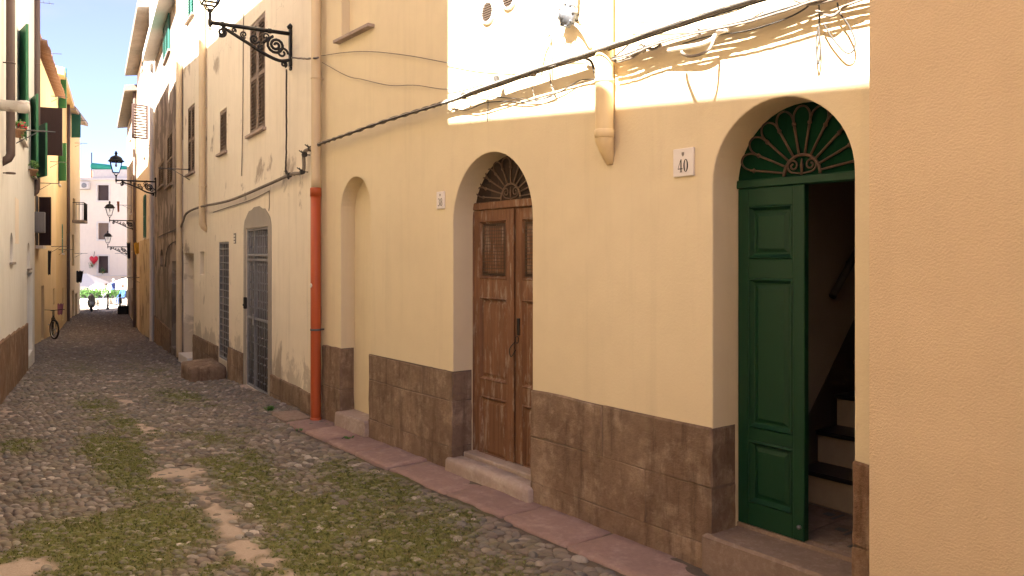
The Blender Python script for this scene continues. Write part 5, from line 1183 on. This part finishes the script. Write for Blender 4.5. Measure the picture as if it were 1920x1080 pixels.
def pot_plant(F, px, py, label, n=120, rad=.2, flowers=False, out=.15):
    p = F.wp(px, py, out); t = thing('potted_plant', label, 'plant', p, F.rz); t.scale = (.75,) * 3
    q = MB(); q.lathe([(.07, 0), (.10, .14), (.115, .145), (.115, .17), (.095, .17)], (0, 0, 0), 14); q.build('pot', M['roof_tile'], t)
    q = MB(); leaf_clump(q, (0, 0, .28), rad, n, .045); leaf_clump(q, (.02, .06, .05), rad * .8, n // 2, .04); q.build('foliage', M['leaf'], t)
    if flowers:
        q = MB(); leaf_clump(q, (0, .05, .24), .1, 25, .04); q.build('flowers', M['red'], t)['kind'] = 'stuff'
pot_plant(L1, 36, 258, 'small potted plant with red flowers under the green shutter', 60, .10, True, .09)
pot_plant(L1, 63, 330, 'dark potted plant hanging under the second green shutter', 60, .12, False, .09)
wall_bar(L1, 30, 78, 243, 'clothes-line bracket beside the flower pot on the white house', .55)
# near left house (outside the picture, shades the near wall)
def zl0(s_): return a_lo[1] + (b_lo[1] - a_lo[1]) * (s_ - a_lo[0]) / (b_lo[0] - a_lo[0])
H7 = house(L1, 'near_left_house', 'low off-white house left of the viewpoint, outside the picture', sc0 + .02, sc0 + 14, zl0(sc0), zl0(sc0 + 14), [(rect(sc0 + 3, sc0 + 4, .05, 2.2), .15), (rect(sc0 + 6, sc0 + 6.9, 2.8, 4.2), .1)], M['offwhite'], D=6)
roof_part(H7, sc0 + .02, sc0 + 14, zl0(sc0) - .14, zl0(sc0 + 14) - .14, .02, 6.0, M['roof_tile'], rise=1.0)
simple_window(H7, [sc0 + 6, sc0 + 6.9, 2.8, 4.2], 'shutter_green'); q = MB(); q.box((sc0 + 3, -.16, 0), (sc0 + 4, -.12, 2.22)); q.build('door', M['door_brown'], H7)

# ochre houses, left
sA = L2.S(105.5); zA0 = L2.Z(104, 135, .3); zA1 = L2.Z(68, 62, .45)
k_ = 10.0
d6 = [win_at(L2, 80, 536, 628, 1.1), win_at(L2, 101, 541, 572, 1.0), win_at(L2, 84, 405, 458, 1.0)]; d6[0][2] = L2.gz(L2.S(80))
zh = trace_back(R3.wp(305, 178), L2)[1]; H8b = house(L2, 'hidden_shade_house', 'unseen ochre house added behind the white house to shade the weathered one', 2.42, k_, zh, zh, [], M['ochre2'], D=5.5)  # hidden house, added with eaves high enough to shade the weathered wall
roof_part(H8b, 2.42, k_, zh - .14, zh - .14, .02, 5.5, M['roof_tile']); k_ = 2.4
H8 = house(L2, 'ochre_left_house', 'ochre house behind the white one with a tiled eave and projecting brown shutter', sA + .02, k_, zA0, zA0, [(rect(*d6[0]), .2), (rect(*d6[1]), .12), (rect(*d6[2]), .12)], M['ochre2'], D=5.5)
roof_part(H8, sA + .02, k_, zA0 + .1, zA0 + .1, .18, 5.5, M['roof_tile'], th=.12)
tile_rows(H8, sA + .1, 2.3, (zA0 + .02, zA0 + .02), .34, M['roof_tile'], .22, .1); 
q = MB(); q.box((d6[0][0] - .02, -.2, d6[0][2] - .1), (d6[0][1] + .02, -.16, d6[0][3])); q.build('door', M['shutter_dark'], H8)
for w in d6[1:]: q = MB(); q.box((w[0] - .02, -.13, w[2] - .02), (w[1] + .02, -.1, w[3] + .02)); q.build('window', M['glass'], H8)
a_ = L2.S(68); shutter(H8, a_, a_ + .68, L2.Z(80, 278, .3), L2.Z(80, 182, .3), .02, M['shutter_dark'], slats='joined', open_ang=R(84), pitch=.06)
for (px_, y0_, y1_, wd_) in ((109, 141, 213, .36), (109, 276, 344, .36)):
    a_ = L2.S(px_); shutter(H8 if px_ < 105 else H8, a_, a_ + wd_, L2.Z(px_ + 4, y1_), L2.Z(px_ + 4, y0_), .02, M['shutter_green'], slats='joined', open_ang=R(50), pitch=.06)
    q = MB(); q.box((a_ - .75, .0, L2.Z(px_, y1_)), (a_ - .05, .012, L2.Z(px_, y0_))); q.build('window', M['dark_in'], H8)
    q = MB(); q.box((a_ - .85, .0, L2.Z(px_, y1_) - .07), (a_ + .05, .08, L2.Z(px_, y1_) - .01)); q.build('window_sill', M['stone_white'], H8)
sB = L2.S(128.5); zB = L2.Z(127, 152, .35)
H9 = house(L2, 'tall_ochre_house', 'taller ochre house on the left with a yellow cornice', sB + .02, sA, zB, zB, [(rect(*win_at(L2, 117, 420, 475, .9)), .1), (rect(*win_at(L2, 118, 540, 600, 1.0)), .15)], M['ochre'], D=5.5)
roof_part(H9, sB + .02, sA, zB, zB, .28, 5.5, M['ochre'], th=.3, rise=.8, name='cornice')
simple_window(H9, win_at(L2, 117, 420, 475, .9), 'shutter_green'); w = win_at(L2, 118, 540, 600, 1.0); q = MB(); q.box((w[0] - .02, -.16, w[2] - .02), (w[1] + .02, -.12, w[3] + .02)); q.build('door', M['shutter_dark'], H9)
downpipe(L2, L2.S(128.5, .09), .09, L2.gz(sB), zB, .07, M['brown_pipe'], 'brown downpipe at the far edge of the taller ochre house', (1, 3, 5))
# electricity box and dark window at the edge of the white house
t = L2.thing('meter_cabinet', 'grey metal cabinet fixed on the ochre wall behind the white house corner', 'cabinet', L2.S(66), 0, L2.Z(69, 433, .2)); q = MB(); q.box((-.2, 0, 0), (.25, .26, .62), .01); q.build('cabinet', M['grey_box'], t); q = MB(); q.box((.251, .02, .02), (.262, .24, .60), .003); q.build('cabinet_door', M['grey_box'], t)
a_ = L2.S(68); w = [a_ - .6, a_ + .3, L2.Z(70, 460), L2.Z(70, 368)]
q = MB(); q.box((w[0], .0, w[2]), (w[1], .012, w[3])); q.build('window', M['dark_in'], H8); shutter(H8, w[0] - .05, w[0] + .3, w[2], w[3], .02, M['shutter_dark'], slats='joined', open_ang=R(70)); q = MB(); q.box((w[0] - .3, 0, w[2] - .1), (w[1], .2, w[2] - .01)); q.build('window_sill', M['stone_white'], H8)
for k, (px_, py_) in enumerate(((74, 343), (96, 462), (94, 303), (96, 180), (80, 98), (110, 468))): wall_bar(L2, px_, px_ + 15, py_, ['iron bracket low under the projecting brown shutter', 'iron clothes bracket under the left green slits', 'bracket right of the projecting brown shutter', 'bracket beside the upper green shutter of the ochre house', 'bracket under the tiled eave', 'iron bracket near the balcony'][k], .55)
laundry(L2, 80, 470, .1, .8, M['cloth_dark'], 'dark string of small things hanging on the left ochre wall', .2)
laundry(L2, 93, 570, .2, .4, M['cloth_pink'], 'pink cloth bag hung above the bicycle', .35)
q = MB(); p = L2.wp(64, 40, .3); q.tube([(0, 0, -1.2), (0, 0, .35)], .012, 6); q.tube([(-.1, 0, .3), (.75, .2, .34)], .01, 5)
for k in range(5): q.tube([(.05 + k * .15, -.15, .31), (.05 + k * .15, .25, .33)], .006, 5)
o_ = q.build('antenna', M['grey_iron']); o_.location = L2.w(L2.S(68), -.3, zA0 + 1.1); o_.rotation_euler = (0, 0, .4); tag(o_, 'thin television antenna above the tiled eave', 'antenna')
# third house left
sC = L3.S(150); zC = L3.Z(146, 212, .4)
H10 = house(L3, 'far_left_house', 'pale ochre house with a balcony closing the left side of the alley', sC, .3, zC, zC, [(rect(*win_at(L3, 137, 545, 606, .9)), .15), (rect(*win_at(L3, 143, 550, 603, .9)), .15), (rect(*win_at(L3, 139, 372, 414, 1.0)), .12), (rect(*win_at(L3, 137, 440, 498, .9)), .12)], M['ochre2'], D=3.0)
roof_part(H10, sC, .3, zC, zC, .4, 3.0, M['eaves'], th=.2, rise=.8, name='eaves')
for (a, b_, c) in ((137, 545, 606), (143, 550, 603), (139, 372, 414), (137, 440, 498)): w = win_at(L3, a, b_, c, .95); q = MB(); q.box((w[0] - .03, -.15, w[2] - .03), (w[1] + .03, -.11, w[3] + .03)); q.build('door' if b_ > 500 else 'window', M['shutter_brown'] if b_ > 500 else M['glass'], H10)
a_ = L3.S(139); zf = L3.Z(139, 413); q = MB(); q.box((a_ - .8, 0, zf - .15), (a_ + .8, .55, zf), .02); bal = q.build('balcony', M['eaves'], H10)
q = MB(); q.tube([(a_ - .78, .02, zf + .9), (a_ - .78, .53, zf + .9), (a_ + .78, .53, zf + .9), (a_ + .78, .02, zf + .9)], .02, 6); q.build('rail', M['iron'], bal)
for k in range(14): s_ = a_ - .78 + 1.56 * k / 13; q = MB(); q.tube([(s_, .53, zf), (s_, .53, zf + .9)], .011, 5); q.build('baluster', M['iron'], bal)
for k in range(4):
    q = MB(); y_0 = .04 + k * .14; q.tube([(a_ + .78, y_0, zf), (a_ + .78, y_0, zf + .9)], .011, 5); q.build('baluster', M['iron'], bal)
a_ = L3.S(133); shutter(H10, a_, a_ + .5, L3.Z(133, 258), L3.Z(133, 213), .02, M['shutter_teal'], slats='joined', open_ang=R(60), pitch=.07)
laundry(L3, 131, 508, .32, .6, M['cloth_dark'], 'black clothes drying under the far left window', .45)
for k, (px_, py_) in enumerate(((138, 225), (140, 268), (140, 475))): wall_bar(L3, px_, px_ + 8, py_, ['uppermost thin bracket on the far left house', 'thin bracket below the uppermost one on the far left house', 'thin bracket above the black drying clothes'][k], .6)

# ------------------------------------------------------------------ square at the end: house, parasols, people
def eh(px, py): return EH.hit(px, py)
ew = []
for (x0, y0, x1, y1) in ((183, 347, 204, 376), (184, 418, 204, 449), (184, 480, 203, 512), (183, 543, 205, 574), (152, 541, 163, 574)):
    a = EH.hit(x0, y0); b_ = EH.hit(x1, y1); ew.append([b_[0], a[0], b_[1], a[1]])
for k in (-4.6, 4.9):
    for q_ in range(3): ew.append([k, k + .9, 1.2 + 2.9 * q_ - 1.0, 2.4 + 2.9 * q_ - 1.0])
zE = EH.Z(200, 338)
H11 = house(EH, 'pink_house', 'pale pink house facing the alley from across the square', -9.5, 8.5, zE, zE, [(rect(*w), .14) for w in ew], M['pink'], D=6)
for i, w in enumerate(ew):
    q = MB(); q.box((w[0] - .03, -.17, w[2] - .03), (w[1] + .03, -.12, w[3] + .03)); q.build('window' if i != 3 else 'door', M['shutter_dark'] if i != 1 else M['shutter_brown'], H11)
    if i < 3 or i > 4:
        f = .12; q = MB(); q.box((w[0] - f, 0.001, w[2] - f), (w[0], .03, w[3] + f)); q.box((w[1], 0.001, w[2] - f), (w[1] + f, .03, w[3] + f)); q.box((w[0], 0.001, w[3]), (w[1], .029, w[3] + f)); q.box((w[0], .001, w[2] - f), (w[1], .05, w[2])); q.build('window_frame', M['stone_white'], H11)
q = MB(); q.box((-9.6, -6, zE), (8.6, .12, zE + .2), .03); q.build('cornice', M['stone_white'], H11)
q = MB(); q.box((-9.5, -.3, zE + .2), (1.55, -.05, zE + .85), .02); q.build('terrace_wall', M['stone_white'], H11)
a = EH.hit(168, 300); t = EH.thing('terrace_awning', 'rolled bright green awning on the roof terrace of the pink house', 'awning', a[0], -.4, zE + .2); L_ = a[0] - EH.S(236)
q = MB(); q.tube([(0, 0, .95), (-L_ * .5, .05, .80), (-L_, 0, .68)], .26, 10); q.build('roll', M['green_awning'], t); q = MB(); q.tube([(.05, 0, 0), (.05, 0, 2.0)], .04, 6); q.tube([(-L_ - .05, 0, 0), (-L_ - .05, 0, 1.6)], .04, 6); q.build('pole', M['grey_iron'], t)
zg = float(ground_z(62)); q = MB(); a0 = EH.S(240); zs = EH.Z(200, 516); q.box((-9.5, 0.002, zs - .06), (8.4, .09, zs + .02), .01); q.build('string_course', M['stone_white'], H11)
t = EH.thing('air_conditioner', 'air conditioner unit high on the pink house near the left edge', 'air conditioner', EH.S(160), .05, EH.Z(160, 355)); q = MB(); q.box((-.42, 0, 0), (.42, .32, .55), .02); q.build('case', M['stone_white'], t); q = MB(); q.lathe([(.2, .321), (.2, .33), (.16, .335)], (-.1, 0, .28), 16, 'y'); q.build('fan_grille', M['grey_box'], t); q = MB(); q.tube([(-.5, .2, -.02), (.5, .2, -.02)], .02, 6); q.build('bracket', M['grey_iron'], t)
t = EH.thing('heart_ornament', 'large red heart ornament hung on the pink house', 'ornament', EH.S(179), .25, EH.Z(179, 487)); q = MB()
hp = [(0.34 * math.sin(u) ** 3, .34 * (13 * math.cos(u) - 5 * math.cos(2 * u) - 2 * math.cos(3 * u) - math.cos(4 * u)) / 14) for u in np.linspace(0, 2 * math.pi, 26)[:-1]]
n_ = len(hp); vv = [(0, .16, 0.05)] + [(a * k, o, b_ * k) for k, o in ((.6, .13), (1, 0), (.6, -.13)) for a, b_ in hp] + [(0, -.16, .05)]
fs = [(0, 1 + i, 1 + (i + 1) % n_) for i in range(n_)] + [(1 + r * n_ + i, 1 + r * n_ + (i + 1) % n_, 1 + (r + 1) * n_ + (i + 1) % n_, 1 + (r + 1) * n_ + i) for r in (0, 1) for i in range(n_)] + [(1 + 3 * n_, 1 + 2 * n_ + (i + 1) % n_, 1 + 2 * n_ + i) for i in range(n_)]
q.add(vv, fs, True); q.build('heart', M['red'], t); q = MB(); q.tube([(0, 0, .25), (.05, -.2, .55), (.1, -.3, .7)], .015, 5); q.build('wire', M['iron'], t)
pot_plant(EH, 172, 500, 'trailing plant in a pot beside the red heart', 200, .35, False, .3)
pot_plant(EH, 193, 512, 'plant on the first floor door of the pink house', 200, .3, False, .15)
tw_ = thing('shade_block', 'tall block added out of view left of the square to shade the pink house', 'house', (-39.0, 46.5, float(ground_z(46.5))), 0)  # unseen block, added to keep direct sun off the pink house
q = MB(); q.box((-5, -3, -1), (4.6, 3.4, 23.5)); q.build('wall', M['offwhite'], tw_); q = MB(); q.box((-5.3, -3.3, 23.5), (4.9, 3.7, 23.8), .02); q.build('roof', M['eaves'], tw_)
for k in range(6):
    for x_ in (-3.5, -.5, 2.5): q = MB(); q.box((x_, 3.38, 2 + k * 3.5), (x_ + 1, 3.45, 3.6 + k * 3.5)); q.build('window', M['glass'], tw_)
# low building with orange roof behind, and houses flanking the square
q = thing('rear_house', 'low white house with an orange roof behind the pink house', 'house', (-41.5, 72, float(ground_z(72))), 0); w = MB(); w.box((-5, 0, -1), (6.4, 6, 9.9)); w.build('wall', M['offwhite'], q); w = MB(); w.add([(-5.3, -.5, 9.9), (6.6, -.5, 9.9), (6.6, 3, 11.2), (-5.3, 3, 11.2), (6.6, 6.5, 9.9), (-5.3, 6.5, 9.9)], [(0, 1, 2, 3), (3, 2, 4, 5), (0, 3, 5), (1, 4, 2), (0, 5, 4, 1)]); w.build('roof', M['roof_tile'], q)
def parasol(x, y, half, top, edge, label):
    z = float(ground_z(y)); t = thing('parasol', label, 'parasol', (x, y, z), .08, 'white square parasols')
    q = MB(); q.tube([(0, 0, 0), (0, 0, top)], .035, 8); q.lathe([(.35, 0), (.35, .08), (.06, .1)], (0, 0, 0), 12); q.build('pole', M['grey_iron'], t)
    n = 6; vv = [(0, 0, top)]; fs = []; cs4 = [(-half, -half), (half, -half), (half, half), (-half, half)]
    rim = []
    for k in range(4):
        a, b_ = Vector(cs4[k]), Vector(cs4[(k + 1) % 4])
        for i in range(n): p = a.lerp(b_, i / n); rim.append((p.x, p.y, edge + .10 * math.sin(math.pi * i / n)))
    m_ = len(rim); vv += [(x_ * .5, y_ * .5, (top + z_) / 2 + .03) for x_, y_, z_ in rim] + rim + [(x_ * 1.0, y_ * 1.0, z_ - (.20 if i % 2 else .26)) for i, (x_, y_, z_) in enumerate(rim)]
    for i in range(m_):
        j = (i + 1) % m_; fs += [(0, 1 + i, 1 + j), (1 + i, 1 + m_ + i, 1 + m_ + j, 1 + j), (1 + m_ + i, 1 + 2 * m_ + i, 1 + 2 * m_ + j, 1 + m_ + j)]
    q = MB(); q.add(vv, fs); q.build('canopy', M['canvas'], t)
    for k in range(8):
        a = k * math.pi / 4; r_ = half * (1.38 if k % 2 else .98); q = MB(); q.tube([(0, 0, top - .08), (math.cos(a) * r_, math.sin(a) * r_, edge - .03)], .015, 5); q.build('rib', M['grey_iron'], t)
def at(px, y): return (px - 960) / FP * y
def ztop(py, y): return EYE + (HY - py) * y / FP - float(ground_z(y))
parasol(at(161, 56.5), 56.5, 1.55, ztop(512, 56.5), ztop(538, 56.5), 'white parasol left of the middle at the end of the alley')
parasol(at(236, 57.5), 57.5, 1.5, ztop(521, 57.5), ztop(538, 57.5), 'white parasol on the right at the end of the alley')
# planters and shrubs on the square
def planter(px, y, w, h, rad, n, label):
    t = thing('planter', label, 'planter', (at(px, y), y, float(ground_z(y))), 0, 'planters on the square'); q = MB(); q.box((-w / 2, -.2, 0), (w / 2, .2, .38), .02); q.build('box', M['stone_white'], t)
    q = MB()
    for k in range(5): leaf_clump(q, (-w / 2 + w * (k + .5) / 5, random.uniform(-.1, .1), .38 + h * random.uniform(.3, .6)), rad, n, .07)
    q.build('foliage', M['leaf'], t)
planter(163, 52, 1.1, .8, .36, 110, 'leafy planter behind the scooter'); planter(187, 52.5, 1.2, .9, .42, 130, 'full green planter between scooter and bollard'); planter(217, 53, 1.1, .5, .3, 110, 'low planter right of the bollard'); planter(238, 53, .8, .7, .34, 110, 'planter at the right mouth of the alley')
# bollards with a chain
def bollard(px, y, label):
    t = thing('bollard', label, 'bollard', (at(px, y), y, float(ground_z(y))), 0, 'iron bollards'); q = MB(); q.lathe([(.09, 0), (.09, .06), (.055, .1), (.045, .62), (.06, .64), (.06, .67), (.035, .70), (.05, .73), (.085, .80), (.085, .85), (.05, .91), (0, .93)], (0, 0, 0), 14); q.build('post', M['iron'], t)
bollard(202, 47.5, 'black ball-topped bollard in the middle of the alley mouth'); bollard(225, 47.5, 'black bollard at the right of the alley mouth')
q = MB(); q.tube([(at(164, 47.5), 0, .25), (at(183, 47.5), 0, .22), (at(235, 47.5), 0, .25)], .02, 6); q.tube([(at(183, 47.5), 0, 0), (at(183, 47.5), 0, .25)], .03, 6); o_ = q.build('low_rail', M['iron']); o_.location = (0, 47.55, float(ground_z(47.5))); tag(o_, 'low iron rail across the alley mouth', 'rail')
q = thing('flower_tub', 'black square flower tub on the right at the alley mouth', 'planter', (at(232.5, 43.5), 43.5, float(ground_z(43.5)))); w = MB(); w.box((-.24, -.24, 0), (.24, .24, .46), .02); w.build('tub', M['rubber'], q); w = MB(); w.box((-.2, -.2, .44), (.2, .2, .465)); w.build('soil', M['dark_in'], q)
# people (body one mesh, clothes by height zones)
def person(px, y, hgt, label, shirt, trousers, pose='stand', rz=0.0, hair=(.05, .03, .02)):
    z = float(ground_z(y)); t = thing('person', label, 'person', (at(px, y), y, z), rz)
    k = hgt / 1.72; sit = pose == 'sit'; hip = .50 if sit else .92
    J = {'pel': (0, 0, hip), 'sp': (0, .02, hip + .22), 'ch': (0, .0, hip + .42), 'nk': (0, -.02, hip + .56), 'hd': (0, -.04, hip + .63), 'ht': (0, -.05, hip + .76)}
    rad = {'pel': (.15, .11), 'sp': (.135, .10), 'ch': (.16, .11), 'nk': (.055, .055), 'hd': (.075, .09), 'ht': (.065, .075)}
    ed = [('pel', 'sp'), ('sp', 'ch'), ('ch', 'nk'), ('nk', 'hd'), ('hd', 'ht')]
    for s_, nm in ((-1, 'l'), (1, 'r')):
        st = .18 * s_ if pose == 'walk' else 0
        J['hip' + nm] = (.09 * s_, 0, hip - .06); J['kn' + nm] = (.1 * s_, -.42 if sit else -st, (hip - .04) if sit else .50); J['an' + nm] = (.1 * s_, -.42 if sit else st * .6 + (.06 if st < 0 else 0), .08); J['to' + nm] = (.11 * s_, -.58 if sit else st * .6 - .16, .03)
        J['sh' + nm] = (.19 * s_, 0, hip + .48); J['el' + nm] = (.25 * s_, -.05 + st * .6, hip + .22); J['wr' + nm] = (.22 * s_, -.24 if sit else -.1 + st, hip + .06); J['ha' + nm] = (.20 * s_, -.30 if sit else -.13 + st, hip - .03)
        rad.update({'hip' + nm: (.09, .09), 'kn' + nm: (.06, .06), 'an' + nm: (.042, .045), 'to' + nm: (.04, .03), 'sh' + nm: (.06, .06), 'el' + nm: (.043, .043), 'wr' + nm: (.03, .03), 'ha' + nm: (.035, .02)})
        ed += [('pel', 'hip' + nm), ('hip' + nm, 'kn' + nm), ('kn' + nm, 'an' + nm), ('an' + nm, 'to' + nm), ('ch', 'sh' + nm), ('sh' + nm, 'el' + nm), ('el' + nm, 'wr' + nm), ('wr' + nm, 'ha' + nm)]
    nm = list(J); me = bpy.data.meshes.new('body'); me.from_pydata([tuple(c * k for c in J[n]) for n in nm], [(nm.index(a), nm.index(b_)) for a, b_ in ed], []); me.update()
    bo = obj('body', me, t); sk = bo.modifiers.new('Skin', 'SKIN'); sk.use_smooth_shade = True
    for i, n in enumerate(nm): me.skin_vertices[0].data[i].radius = tuple(r_ * k for r_ in rad[n])
    me.skin_vertices[0].data[0].use_root = True; bo.modifiers.new('Sub', 'SUBSURF').render_levels = 2
    m, nt, b = new_mat('dressed_person'); v = coords(nt); sx = nt.nodes.new('ShaderNodeSeparateXYZ'); nt.links.new(v, sx.inputs[0]); zz = sx.outputs['Z']
    c = mix(nt, math_n(nt, 'GREATER_THAN', zz, (hip + .02) * k), trousers, shirt); c = mix(nt, math_n(nt, 'GREATER_THAN', zz, (hip + .545) * k), c, (.48, .27, .19)); c = mix(nt, math_n(nt, 'LESS_THAN', zz, .07 * k), c, (.03, .025, .02))
    nt.links.new(c, b.inputs['Base Color']); b.inputs['Roughness'].default_value = .85; me.materials.append(m)
    q = MB(); q.lathe([(.088 * k, -.02), (.1 * k, .03), (.085 * k, .085), (.045 * k, .115), (0, .122)], (0, -.035 * k, (hip + .70) * k), 12); q.build('hair', paint('hair', hair, .8), t)
    q = MB(); q.lathe([(.006, 0), (.018, -.02), (.01, -.03)], (0, -.14 * k, (hip + .70) * k), 6); q.build('nose', M['skin'], t)
    return t
person(212, 54.2, 1.60, 'person in a blue patterned shirt walking across the square', (.05, .08, .25), (.04, .04, .05), 'walk', 1.2, (.35, .33, .3))
person(199, 54.5, 1.70, 'person in a white shirt seated behind the green planter', (.75, .75, .72), (.05, .05, .07), 'sit', .4)
person(231, 52, 1.70, 'person in a blue top seated at the right of the alley mouth', (.03, .09, .28), (.03, .05, .12), 'sit', -.5)
for (px_, y, rz_, lb) in ((199, 54.5, .4, 'plain cafe chair under the person in white'), (231, 52, -.5, 'plain cafe chair under the person in blue')):
    t = thing('chair', lb, 'chair', (at(px_, y), y, float(ground_z(y))), rz_, 'cafe chairs')
    q = MB(); q.box((-.22, -.2, .36), (.22, .24, .40), .01); q.build('seat', M['grey_box'], t); q = MB(); q.box((-.22, .22, .42), (.22, .26, .85), .01); q.build('backrest', M['grey_box'], t)
    for a, b_ in ((-.2, -.18), (.2, -.18), (-.2, .22), (.2, .22)): q = MB(); q.tube([(a, b_, 0), (a, b_, .37)], .015, 6); q.build('leg', M['grey_iron'], t)
# scooter
y_ = 46.0; t = thing('scooter', 'grey motor scooter parked at the left mouth of the alley', 'scooter', (at(171, y_), y_, float(ground_z(y_))), -1.05)
sc_m = paint('scooter_grey_paint', (.16, .17, .17), .3)
def wheel(parent, x, r_, w_, zr=0, name='wheel', sp=0):
    q = MB(); q.lathe([(r_ - w_ * 1.2, -w_ / 2), (r_ - w_ * .2, -w_ / 2), (r_, -w_ * .25), (r_, w_ * .25), (r_ - w_ * .2, w_ / 2), (r_ - w_ * 1.2, w_ / 2), (r_ - w_ * 1.2, -w_ / 2)], (0, 0, 0), 24, 'y', caps=False); o = q.build(name, M['rubber'], parent); o.location = (x, 0, r_); o.rotation_euler = (0, 0, zr)
    q = MB()
    if sp:
        q.lathe([(.025, -.04), (.025, .04)], (0, 0, 0), 8, 'y')
        for k in range(sp): a = 2 * math.pi * k / sp; q.tube([(0, .02 * (-1) ** k, 0), (math.cos(a) * (r_ - w_), 0, math.sin(a) * (r_ - w_))], .002, 4)
        q.lathe([(r_ - w_ * 1.4, -.012), (r_ - w_ * .9, -.012), (r_ - w_ * .9, .012), (r_ - w_ * 1.4, .012), (r_ - w_ * 1.4, -.012)], (0, 0, 0), 24, 'y', caps=False)
    else: q.lathe([(0, -.03), (r_ - w_ * 1.1, -.035), (r_ - w_ * 1.1, .035), (0, .03)], (0, 0, 0), 16, 'y')
    q.build('rim', M['chrome'], o); return o
wheel(t, .60, .22, .10); wheel(t, -.60, .22, .11)
q = MB(); q.add([(x_, s_ * w_, z_) for x_, w_, z_ in ((.42, .15, .28), (.50, .20, .5), (.45, .16, .85), (.38, .06, .95)) for s_ in (-1, 1)] + [(x_ - .04, s_ * w_, z_) for x_, w_, z_ in ((.42, .15, .28), (.50, .20, .5), (.45, .16, .85), (.38, .06, .95)) for s_ in (-1, 1)], [(0, 1, 3, 2), (2, 3, 5, 4), (4, 5, 7, 6), (8, 10, 11, 9), (10, 12, 13, 11), (12, 14, 15, 13)]); q.build('leg_shield', sc_m, t)
q = MB(); q.box((-.3, -.16, .24), (.45, .16, .30), .03); q.build('footboard', sc_m, t)
q = MB(); q.lathe([(0, -.85), (.13, -.78), (.20, -.6), (.21, -.4), (.17, -.25), (.08, -.2), (0, -.2)], (0, 0, .48), 14, 'x', sq=(1, 1.1)); q.build('rear_body', sc_m, t)
q = MB(); q.box((-.78, -.14, .70), (-.10, .14, .80), .05); q.build('seat', M['rubber'], t)
q = MB(); q.tube([(.60, 0, .22), (.46, 0, .75), (.36, 0, 1.0)], .03, 8); q.tube(spline([(.24, -.34, 1.02), (.34, -.2, 1.04), (.38, 0, 1.02), (.34, .2, 1.04), (.24, .34, 1.02)], 4), .016, 6); q.build('handlebar', M['grey_iron'], t)
q = MB(); q.lathe([(.0, .42), (.07, .42), (.085, .47), (.07, .50), (0, .51)], (0, 0, .95), 14, 'x'); q.build('headlight', M['chrome'], t)
q = MB(); q.tube([(.42, 0, .42), (.60, 0, .50), (.80, 0, .38)], [.06, .10, .05], 10); q.build('mudguard', sc_m, t)
# bicycle against the ochre wall
yb = 27.6; bx = at(100, yb); t = thing('bicycle', 'dark city bicycle leaning by the ochre wall on the left', 'bicycle', (bx, yb, float(ground_z(yb)) + .02), L2.rz + .12)
wheel(t, .53, .34, .045, .35, sp=18); wheel(t, -.53, .34, .045, sp=18)
q = MB(); B = {'bb': (-.08, 0, .29), 'hd': (.36, 0, .74), 'ht': (.34, 0, .84), 'st': (-.25, 0, .78), 'ra': (-.53, 0, .34)}
for a, b_ in (('bb', 'hd'), ('bb', 'st'), ('hd', 'st'), ('bb', 'ra'), ('st', 'ra'), ('hd', 'ht')): q.tube([B[a], B[b_]], .017, 8)
q.build('frame', M['iron'], t)
q = MB(); q.tube([(.36, 0, .76), (.40, .05, .62), (.53, .05, .34)], .013, 6); q.tube([(.36, 0, .76), (.40, -.05, .62), (.53, -.05, .34)], .013, 6); q.build('fork', M['iron'], t)
q = MB(); q.tube([(.34, 0, .84), (.33, 0, .98)], .014, 6); q.tube(spline([(.22, -.32, .98), (.33, -.26, 1.0), (.37, 0, .98), (.33, .26, 1.0), (.22, .32, .98)], 5), .013, 6); q.build('handlebar', M['iron'], t)
q = MB(); q.tube([(-.25, 0, .78), (-.28, 0, .90)], .014, 6); q.add([(-.42, -.09, .92), (-.42, .09, .92), (-.28, .07, .93), (-.12, .02, .92), (-.12, -.02, .92), (-.28, -.07, .93), (-.40, 0, .95), (-.2, 0, .95)], [(0, 1, 6), (1, 2, 7, 6), (2, 3, 7), (3, 4, 7), (4, 5, 7), (5, 0, 6, 7), (0, 5, 4, 3, 2, 1)]); q.build('saddle', M['rubber'], t)
q = MB(); q.tube([(-.08, -.06, .29), (-.08, .06, .29)], .02, 6); q.tube([(-.08, .07, .29), (-.02, .08, .13)], .01, 6); q.tube([(-.08, -.07, .29), (-.14, -.08, .45)], .01, 6); q.box((-.06, .07, .11), (.02, .15, .14)); q.box((-.18, -.15, .44), (-.10, -.07, .47)); q.build('crank', M['chrome'], t)
# stick lying on the sand patch
px_ = gpx(345, 878); q = MB(); q.tube([(-.06, 0, 0), (0, .01, .006), (.07, 0, 0)], .004, 5); o_ = q.build('twig', M['dark_in']); o_.location = (px_[0], px_[1], float(ground_z(px_[1])) + .02); tag(o_, 'small dark twig on the bare sand patch', 'twig')
print('objects', len(bpy.data.objects))
